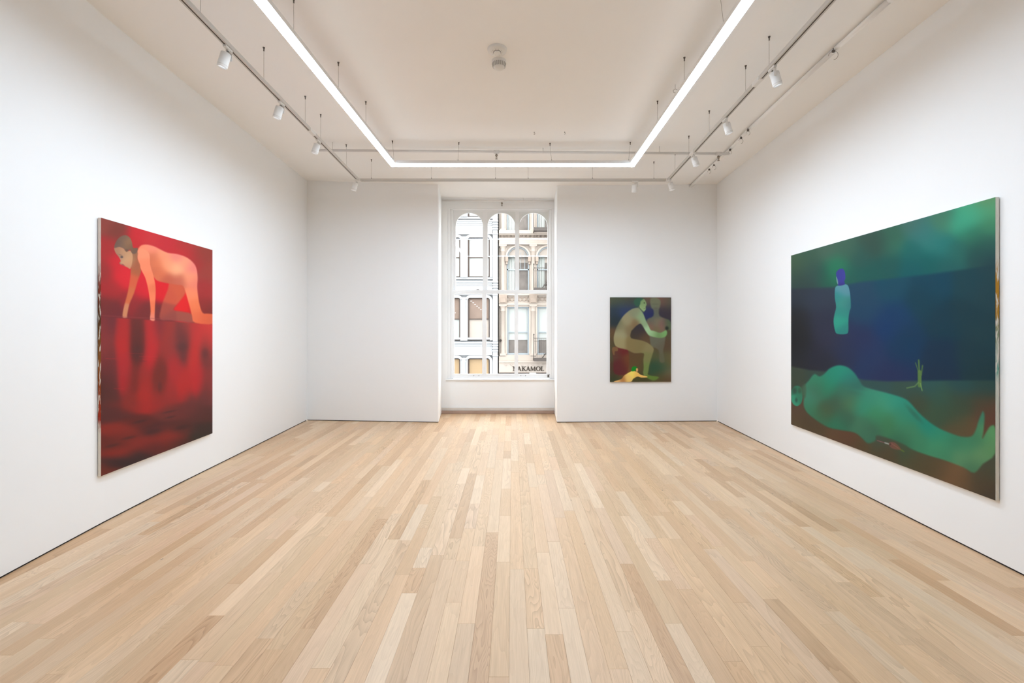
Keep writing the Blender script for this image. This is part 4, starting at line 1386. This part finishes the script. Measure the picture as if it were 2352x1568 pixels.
for j in storeys:
    ztop_w = fz(543.5 + j * FP)
    zbot_w = fz(635.5 + j * FP if j < 1 else 781.5 + (j - 1) * FP)
    zc0, zc1 = fz(643 + j * FP + (4 if j > 0 else 0)), fz(657 + j * FP + (8 if j > 0 else 0))
    # belt: sill course, cornice with three steps
    mb = MB()
    mb.box(xl, bx, FY + 0.20, FY + 0.42, fz(640 + j * FP), fz(635.5 + j * FP))
    mb.box(xl, fx(1131), FY - 0.06, FY + 0.42, fz(648 + j * FP), fz(645 + j * FP))
    mb.box(xl, fx(1131), FY + 0.02, FY + 0.42, fz(651 + j * FP), fz(648 + j * FP))
    mb.box(xl, fx(1131), FY + 0.10, FY + 0.42, fz(655 + j * FP), fz(651 + j * FP))
    mb.box(xl, fx(1131), FY + 0.16, FY + 0.42, fz(676 + j * FP), fz(655 + j * FP))
    bpart(mb, 'cornice', M['iron_white'], wb, B0_)
    mb = MB()
    for (a, b, d_) in ((645, 649, -0.10), (652, 655, -0.04), (658, 661, -0.10), (664, 667, -0.06), (676, 678, -0.04)):
        mb.box(fx(1131), fx(1144), FY + d_, FY + 0.42, fz(b + j * FP), fz(a + j * FP))
    mb.box(fx(1132), fx(1143), FY + 0.04, FY + 0.42, fz(784 + (j - 1) * FP), fz(645 + (j - 1) * FP))
    bpart(mb, 'corner_pilaster', M['iron_white'], wb, B0_)
    for k in range(-5, 1):
        x0, x1 = fx(1073.6 + k * BPx), fx(1124.8 + k * BPx)
        o = round_top(x0 - 0.17, x1 + 0.17, zbot_w, ztop_w + 0.17, 0.36)
        i_ = round_top(x0, x1, zbot_w, ztop_w, 0.14)
        mb = MB()
        frame_of(mb, o, i_, FY + 0.16, FY + 0.40)
        sur = bpart(mb, 'window', M['iron_white'], wb, B0_)
        fm = MB()
        frame_of(fm, round_top(x0, x1, zbot_w, ztop_w, 0.14), round_top(x0 + 0.085, x1 - 0.075, zbot_w + 0.06, ztop_w - 0.07, 0.06), FY + 0.30, FY + 0.41)
        zm = (ztop_w + zbot_w) / 2
        fm.box(x0 + 0.05, x1 - 0.05, FY + 0.31, FY + 0.38, zm - 0.03, zm + 0.03)
        bpart(fm, 'sash', M['ext_frame'], sur, B0_)
        if j < 1:
            bpart(MB().box(x0 + .04, x1 - .04, FY + 0.385, FY + 0.41, zbot_w + .03, ztop_w - .03), 'shade', M['shade_white'], sur, B0_)
        elif j == 1:
            bpart(MB().box(x0 + .04, x1 - .04, FY + 0.385, FY + 0.41, zbot_w + .03, zm), 'shade', M['shade_beige'] if k == 0 else M['shade_pale'], sur, B0_)
            bpart(MB().box(x0 + .04, x1 - .04, FY + 0.388, FY + 0.41, zm, ztop_w - .03), 'room_behind', M['dark_room'], sur, B0_)
            tb = MB()
            for q in range(8):
                u = q / 7
                cx_ = x0 + 0.15 + u * 0.85
                cz_ = ztop_w - 0.18 - u * 0.72
                wq = 0.10 * (1 - .6 * u)
                tb.box(cx_, cx_ + wq, FY + 0.380, FY + 0.387, cz_ - 0.02 * (1 - .5 * u), cz_)
            bpart(tb, 'office_lamps', M['tube'], sur, B0_)
        else:
            bpart(MB().box(x0 + .04, x1 - .04, FY + 0.385, FY + 0.41, zbot_w + .03, ztop_w - .03), 'shade', M['shade_tan'], sur, B0_)
        # column to the left of each window
        xc = fx(1064.6 + k * BPx)
        mb = MB()
        mb.box(xc - 0.20, xc + 0.20, FY + 0.06, FY + 0.42, zbot_w - 0.02, zbot_w + 0.16)
        mb.lathe((xc, FY + 0.2, zbot_w + 0.16), [(0.17, 0), (0.15, 0.1), (0.15, ztop_w - zbot_w - 0.42), (0.18, ztop_w - zbot_w - 0.38), (0.15, ztop_w - zbot_w - 0.34), (0.19, ztop_w - zbot_w - 0.22)], 14)
        mb.box(xc - 0.21, xc + 0.21, FY + 0.02, FY + 0.42, ztop_w - 0.07, ztop_w + 0.02)
        bpart(mb, 'column', M['iron_white'], wb, B0_)

# solid strip, coloured dark for the shaded gap between the two buildings
bpart(MB().box(fx(1144.5), fx(1146.2), FY + 0.10, FY + 0.5, GZ, zt_), 'gap_strip', M['seam'], wb, B0_)

# cream building
cb = tag(empty('cream_building', (fx(1200), FY, GZ)), 'cream stone building with arched windows and fire escape, seen through the right panes', 'building')
B1_ = Vector(cb.location)
xs0 = fx(1146.2)
NB = 6
xe = fx(1146 + 70 * NB + 16)
bpart(MB().box(xs0, xe, FY + 0.5, FY + 3, GZ, fz(300)), 'wall', M['stone'], cb, B1_)


def col_part(xc, zb_, zt2, w_=0.14):
    mb = MB()
    h_ = zt2 - zb_
    mb.box(xc - w_ - 0.05, xc + w_ + 0.05, FY + 0.05, FY + 0.5, zb_, zb_ + 0.14)
    mb.box(xc - w_ - 0.08, xc + w_ + 0.08, FY + 0.24, FY + 0.5, zb_, zt2)
    mb.lathe((xc, FY + 0.24, zb_ + 0.14), [(w_ + 0.02, 0), (w_, 0.08), (w_, h_ - 0.55), (w_ + 0.04, h_ - 0.52), (w_, h_ - 0.48), (w_ + 0.02, h_ - 0.34), (w_ + 0.09, h_ - 0.22)], 14)
    mb.box(xc - w_ - 0.09, xc + w_ + 0.09, FY + 0.04, FY + 0.5, zt2 - 0.09, zt2)
    return mb


def arch_window(x0, x1, zb_, zs_, parent_mat, j):
    cx_ = (x0 + x1) / 2
    r = (x1 - x0) / 2
    n = 14

    def arc(R, zb2):
        pts = [(cx_ - R, zb2)]
        pts += [(cx_ - R * math.cos(math.pi * q / n), zs_ + R * math.sin(math.pi * q / n)) for q in range(n + 1)]
        pts += [(cx_ + R, zb2)]
        return pts
    mb = MB()
    a_, b_ = arc(r + 0.10, zb_), arc(r, zb_)
    frame_of(mb, a_[1:-1], b_[1:-1], FY + 0.18, FY + 0.5)
    # plain wall above the arch up to the entablature
    zt3 = zs_ + r + 0.28
    for q in range(n):
        p, s_ = a_[1 + q], a_[2 + q]
        mb.poly([(p[0], FY + 0.30, p[1]), (s_[0], FY + 0.30, s_[1]), (s_[0], FY + 0.30, zt3), (p[0], FY + 0.30, zt3)])
    sur = bpart(mb, 'window', M['stone'], cb, B1_)
    fm = MB()
    i2 = arc(r - 0.07, zb_)
    frame_of(fm, b_[1:-1], i2[1:-1], FY + 0.34, FY + 0.42)
    fm.box(x0, x0 + 0.07, FY + 0.34, FY + 0.42, zb_, zs_)
    fm.box(x1 - 0.07, x1, FY + 0.34, FY + 0.42, zb_, zs_)
    zm = zs_ - 0.72
    fm.box(x0, x1, FY + 0.34, FY + 0.42, zm - 0.03, zm + 0.03)
    fm.box(x0, x1, FY + 0.34, FY + 0.42, zb_, zb_ + 0.07)
    for u in (0.62, 0.80):
        fm.box(x0 + (x1 - x0) * u, x0 + (x1 - x0) * u + 0.025, FY + 0.36, FY + 0.40, zm, zs_ + 0.35)
    bpart(fm, 'sash', M['ext_frame_blue'], sur, B1_)
    # curtain on the left, shade in the head, dim room between
    cm = MB()
    for q in range(4):
        cm.lathe((x0 + 0.11 + q * 0.10, FY + 0.45, zb_), [(0.055, 0), (0.05, zs_ - zb_ + 0.15)], 8)
    bpart(cm, 'curtain', M['curtain'], sur, B1_)
    hd = MB()
    pts = [p for p in arc(r - 0.05, zs_ - 0.28)]
    hd.prism(pts, FY + 0.46, FY + 0.47)
    bpart(hd, 'shade', M['shade_beige'], sur, B1_)
    bpart(MB().box(x0 + 0.03, x1 - 0.03, FY + 0.475, FY + 0.499, zb_ + .02, zs_ + 0.2), 'room_behind', M['grey_room'], sur, B1_)
    # carved brackets at the springing
    for xx in (x0 - 0.02, x1 + 0.02):
        m2 = MB().bbox(xx - 0.09, xx + 0.09, FY + 0.08, FY + 0.30, zs_ - 0.28, zs_ + 0.06, 0.03)
        m2.bbox(xx - 0.06, xx + 0.06, FY + 0.12, FY + 0.30, zs_ - 0.42, zs_ - 0.28, 0.02)
        bpart(m2, 'carved_bracket', M['stone_carve'], sur, B1_)
    return sur


period = 69.8
for k in range(NB):
    x0, x1 = fx(1164.5 + k * period), fx(1215.5 + k * period)
    xc = fx(1155 + k * period)
    # lower storey: square windows
    zt4, zb4 = fz(704), fz(815)
    sur = bpart(MB().box(x0 - 0.10, x0, FY + 0.2, FY + 0.5, zb4, zt4).box(x1, x1 + 0.10, FY + 0.2, FY + 0.5, zb4, zt4).box(x0 - 0.10, x1 + 0.10, FY + 0.16, FY + 0.5, zt4, zt4 + 0.12).box(
        x0 - 0.12, x1 + 0.12, FY + 0.10, FY + 0.5, zb4 - 0.10, zb4), 'window', M['stone'], cb, B1_)
    fm = MB()
    frame_of(fm, [(x0, zb4), (x1, zb4), (x1, zt4), (x0, zt4)], [(x0 + .09, zb4 + .10), (x1 - .09, zb4 + .10), (x1 - .09, zt4 - .07), (x0 + .09, zt4 - .07)], FY + 0.32, FY + 0.46)
    fm.box(x0 + .05, x1 - .05, FY + 0.34, FY + 0.44, fz(763.5), fz(761.5))
    bpart(fm, 'sash', M['ext_frame_blue'], sur, B1_)
    bpart(MB().box(x0 + .05, x1 - .05, FY + 0.45, FY + 0.46, fz(780.5), zt4 - .02), 'shade', M['shade_pale'], sur, B1_)
    bpart(MB().box(x0 + .05, x1 - .05, FY + 0.47, FY + 0.499, zb4 + .02, fz(780)), 'room_behind', M['grey_room'], sur, B1_)
    bpart(col_part(xc, fz(817), fz(699)), 'column', M['stone'], cb, B1_)
    # frieze with a chain of rings
    for q in range(6):
        xr = x0 + 0.02 + q * (x1 - x0 - 0.04) / 5
        pass
    mb = MB()
    for q in range(6):
        xr = x0 + 0.06 + q * (x1 - x0 - 0.12) / 5
        mb.ring((xr, FY + 0.16, fz(686)), 0.11, 0.028, (0, 1, 0), 12, 6)
    bpart(mb, 'carved_chain', M['stone_carve'], cb, B1_)
    bpart(MB().box(xc - 0.24, xc + 0.24, FY + 0.0, FY + 0.5, fz(696), fz(676)).box(xc - 0.17, xc + 0.17, FY - 0.06, FY + 0.1, fz(694), fz(684)), 'carved_block', M['stone_carve'], cb, B1_)
    # upper storeys: arched windows
    for j in (0, 1):
        dy = -141 * j
        arch_window(x0, x1, fz(670 + dy), fz(590 + dy), M['stone'], j)
        bpart(col_part(xc, fz(671 + dy), fz(561 + dy)), 'column', M['stone'], cb, B1_)
for j in (0, 1):
    dy = -141 * j
    mb = MB()
    mb.box(xs0, xe, FY + 0.02, FY + 0.5, fz(561 + dy), fz(558 + dy))
    mb.box(xs0, xe, FY + 0.12, FY + 0.5, fz(558 + dy), fz(547 + dy))
    mb.box(xs0, xe, FY + 0.06, FY + 0.5, fz(547 + dy), fz(545 + dy))
    mb.box(xs0, xe, FY + 0.00, FY + 0.5, fz(539.5 + dy), fz(537 + dy))
    mb.box(xs0, xe, FY - 0.10, FY + 0.5, fz(537 + dy), fz(529 + dy))
    bpart(mb, 'cornice', M['stone'], cb, B1_)
    mb = MB()
    x = xs0 + 0.03
    while x < xe:
        mb.box(x, x + 0.035, FY + 0.02, FY + 0.5, fz(545 + dy), fz(539.5 + dy))
        x += 0.075
    tag(bpart(mb, 'dentils', M['stone_carve'], cb, B1_), kind='stuff')
mb = MB()
mb.box(xs0, xe, FY + 0.04, FY + 0.5, fz(678), fz(671))
mb.box(xs0, xe, FY + 0.20, FY + 0.5, fz(696), fz(678))
mb.box(xs0, xe, FY + 0.08, FY + 0.5, fz(700), fz(696))
bpart(mb, 'frieze', M['stone'], cb, B1_)
mb = MB()
mb.box(xs0, xe, FY + 0.08, FY + 0.5, fz(828), fz(818))
mb.box(xs0, xe, FY - 0.10, FY + 0.5, fz(832), fz(828))
mb.box(xs0, xe, FY - 0.05, FY + 0.5, fz(835.5), fz(832))
bpart(mb, 'cornice', M['stone'], cb, B1_)
mb = MB()
x = fx(1162)
q = 0
while x < xe:
    mb.box(x - 0.035, x + 0.035, FY - 0.10, FY + 0.2, fz(838.5), fz(835.5))
    x += fx(1174.2) - fx(1162)
bpart(mb, 'corbels', M['stone'], cb, B1_)
bpart(MB().box(xs0, xe, FY - 0.04, FY + 0.5, fz(855), fz(835.5)), 'sign_board', M['shade_beige'], cb, B1_)
mb = MB()
mb.box(xs0, xe, FY - 0.10, FY + 0.5, fz(857), fz(855))
mb.box(xs0, xe, FY - 0.02, FY + 0.5, fz(861), fz(858.4))
bpart(mb, 'shopfront_rail', M['ext_frame'], cb, B1_)
bpart(MB().box(fx(1216), fx(1231), FY - 0.14, FY - 0.02, fz(858), fz(855.2)), 'crest_plate', M['shade_white'], cb, B1_)
bpart(MB().box(xs0 + .3, xe, FY + 0.30, FY + 0.5, GZ, fz(861)), 'shop_window', M['grey_room'], cb, B1_)
# round fitting by the corner
bpart(MB().cyl((fx(1149.5), FY + 0.02, fz(781.5)), (fx(1149.5), FY + 0.4, fz(781.5)), 0.065, 14), 'round_plate', M['seam'], cb, B1_)

# lettering: thick and thin strokes with serifs
def stroke_box(mb, x0, z0, x1, z1, t_, y0, y1):
    d = Vector((x1 - x0, 0, z1 - z0)).normalized()
    n = Vector((-d.z, 0, d.x)) * t_ / 2
    a, b = Vector((x0, 0, z0)), Vector((x1, 0, z1))
    mb.prism([((a - n).x, (a - n).z), ((b - n).x, (b - n).z), ((b + n).x, (b + n).z), ((a + n).x, (a + n).z)], y0, y1)


def glyph(ch, x, w_, z0, h_):
    mb = MB()
    T, t_ = 0.056, 0.024
    ya, yb2 = FY - 0.08, FY - 0.03
    S = lambda a, b, c_, d, th: stroke_box(mb, x + a * w_, z0 + b * h_, x + c_ * w_, z0 + d * h_, th, ya, yb2)
    ser = lambda a, b, l=0.10: mb.box(x + a * w_ - l * .5, x + a * w_ + l * .5, ya, yb2, z0 + b * h_ - 0.009, z0 + b * h_ + 0.009)
    if ch == 'N':
        S(.14, 0, .14, 1, t_); S(.86, 0, .86, 1, t_); S(.14, 1, .86, 0, T)
        ser(.14, 0.02); ser(.86, .98); ser(.08, .98)
    elif ch == 'A':
        S(.12, 0, .5, 1, t_); S(.88, 0, .5, 1, T); S(.25, .35, .75, .35, t_); ser(.12, .02); ser(.88, .02, .13)
    elif ch == 'K':
        S(.18, 0, .18, 1, T); S(.2, .45, .82, 1, t_); S(.36, .58, .88, 0, T); ser(.18, .02, .13); ser(.18, .98, .13); ser(.82, .98); ser(.90, .02)
    elif ch == 'M':
        S(.12, 0, .17, 1, t_); S(.88, 0, .83, 1, T); S(.17, 1, .5, .1, T); S(.5, .1, .83, 1, t_); ser(.12, .02); ser(.88, .02, .12)
    elif ch == 'O':
        n = 20
        for q in range(n):
            a, b = 2 * math.pi * q / n, 2 * math.pi * (q + 1) / n
            th = t_ + (T - t_) * abs(math.cos((a + b) / 2))
            stroke_box(mb, x + w_ * (.5 + .42 * math.cos(a)), z0 + h_ * (.5 + .48 * math.sin(a)), x + w_ * (.5 + .42 * math.cos(b)), z0 + h_ * (.5 + .48 * math.sin(b)), th, ya, yb2)
    elif ch == 'L':
        S(.25, 0, .25, 1, T); S(.2, .03, .85, .03, t_); S(.85, .03, .85, .22, t_); ser(.25, .98, .13); ser(.25, .02, .13)
    return mb


lx = {'N': (1178.3, 8.6), 'A': (1187.5, 9.6), 'K': (1198.6, 9.6), 'a': (1208, 9.6), 'M': (1217.8, 12.2), 'O': (1231, 10.4), 'L': (1242.2, 7.6)}
for kx, (px, wp) in lx.items():
    bpart(glyph(kx.upper(), fx(px), wp * FY / F, fz(851.2), (851.2 - 841.2) * FY / F), 'letter', M['letters'], cb, B1_)

# fire escape
fe = tag(empty('fire_escape', (fx(1250), FY - 0.5, fz(826))), 'dark iron fire escape balconies on the front of the cream building', 'fire escape')
B2_ = Vector(fe.location)
for (pt, rail_t) in ((826, 775), (670, 619), (536, 478)):
    zd = fz(pt)
    xa, xb = fx(1224.5), fx(1330)
    mb = MB()
    mb.box(xa, xb, FY - 1.0, FY - 0.96, zd, zd + 0.10).box(xa, xb, FY - 0.02, FY + 0.02, zd, zd + 0.10).box(xa, xa + 0.05, FY - 1, FY, zd, zd + 0.10)
    for q in range(9):
        yy = FY - 0.95 + q * 0.11
        mb.box(xa, xb, yy, yy + 0.04, zd + 0.06, zd + 0.09)
    bpart(mb, 'platform', M['iron_dark'], fe, B2_)
    bpart(MB().box(xa, xb, FY - 1.02, FY - 0.99, zd - 0.02, zd + 0.17), 'edge_plate', M['iron_dark'], fe, B2_)
    zr = fz(rail_t)
    mb = MB()
    mb.box(xa, xb, FY - 1.0, FY - 0.97, zr - 0.03, zr).box(xa, xa + 0.04, FY - 1, FY, zr - 0.03, zr)
    mb.box(xa, xb, FY - 1.0, FY - 0.975, zr - 0.2, zr - 0.18)
    x = xa
    while x < xb:
        mb.cyl((x + 0.01, FY - 0.985, zd), (x + 0.01, FY - 0.985, zr), 0.008, 5)
        x += 0.115
    bpart(mb, 'railing', M['iron_dark'], fe, B2_)
    bpart(MB().cyl((xa, FY - 0.99, zd), (xa, FY - 0.99, zr + 0.14), 0.022, 8).lathe((xa, FY - 0.99, zr + 0.14), [(0.02, 0), (0.05, 0.05), (0.02, 0.10)], 8), 'post', M['iron_dark'], fe, B2_)
    m3 = MB()
    if pt > 600:
        for q in range(9):
            u = q / 8
            m3.box(fx(1240) + u * 1.6, fx(1240) + u * 1.6 + 0.2, FY - 0.8, FY - 0.3, zd + 0.1 + u * 2.0, zd + 0.13 + u * 2.0)
        stroke_box(m3, fx(1240), zd + 0.05, fx(1240) + 1.8, zd + 2.25, 0.06, FY - 0.84, FY - 0.80)
        bpart(m3, 'stair', M['iron_dark'], fe, B2_)
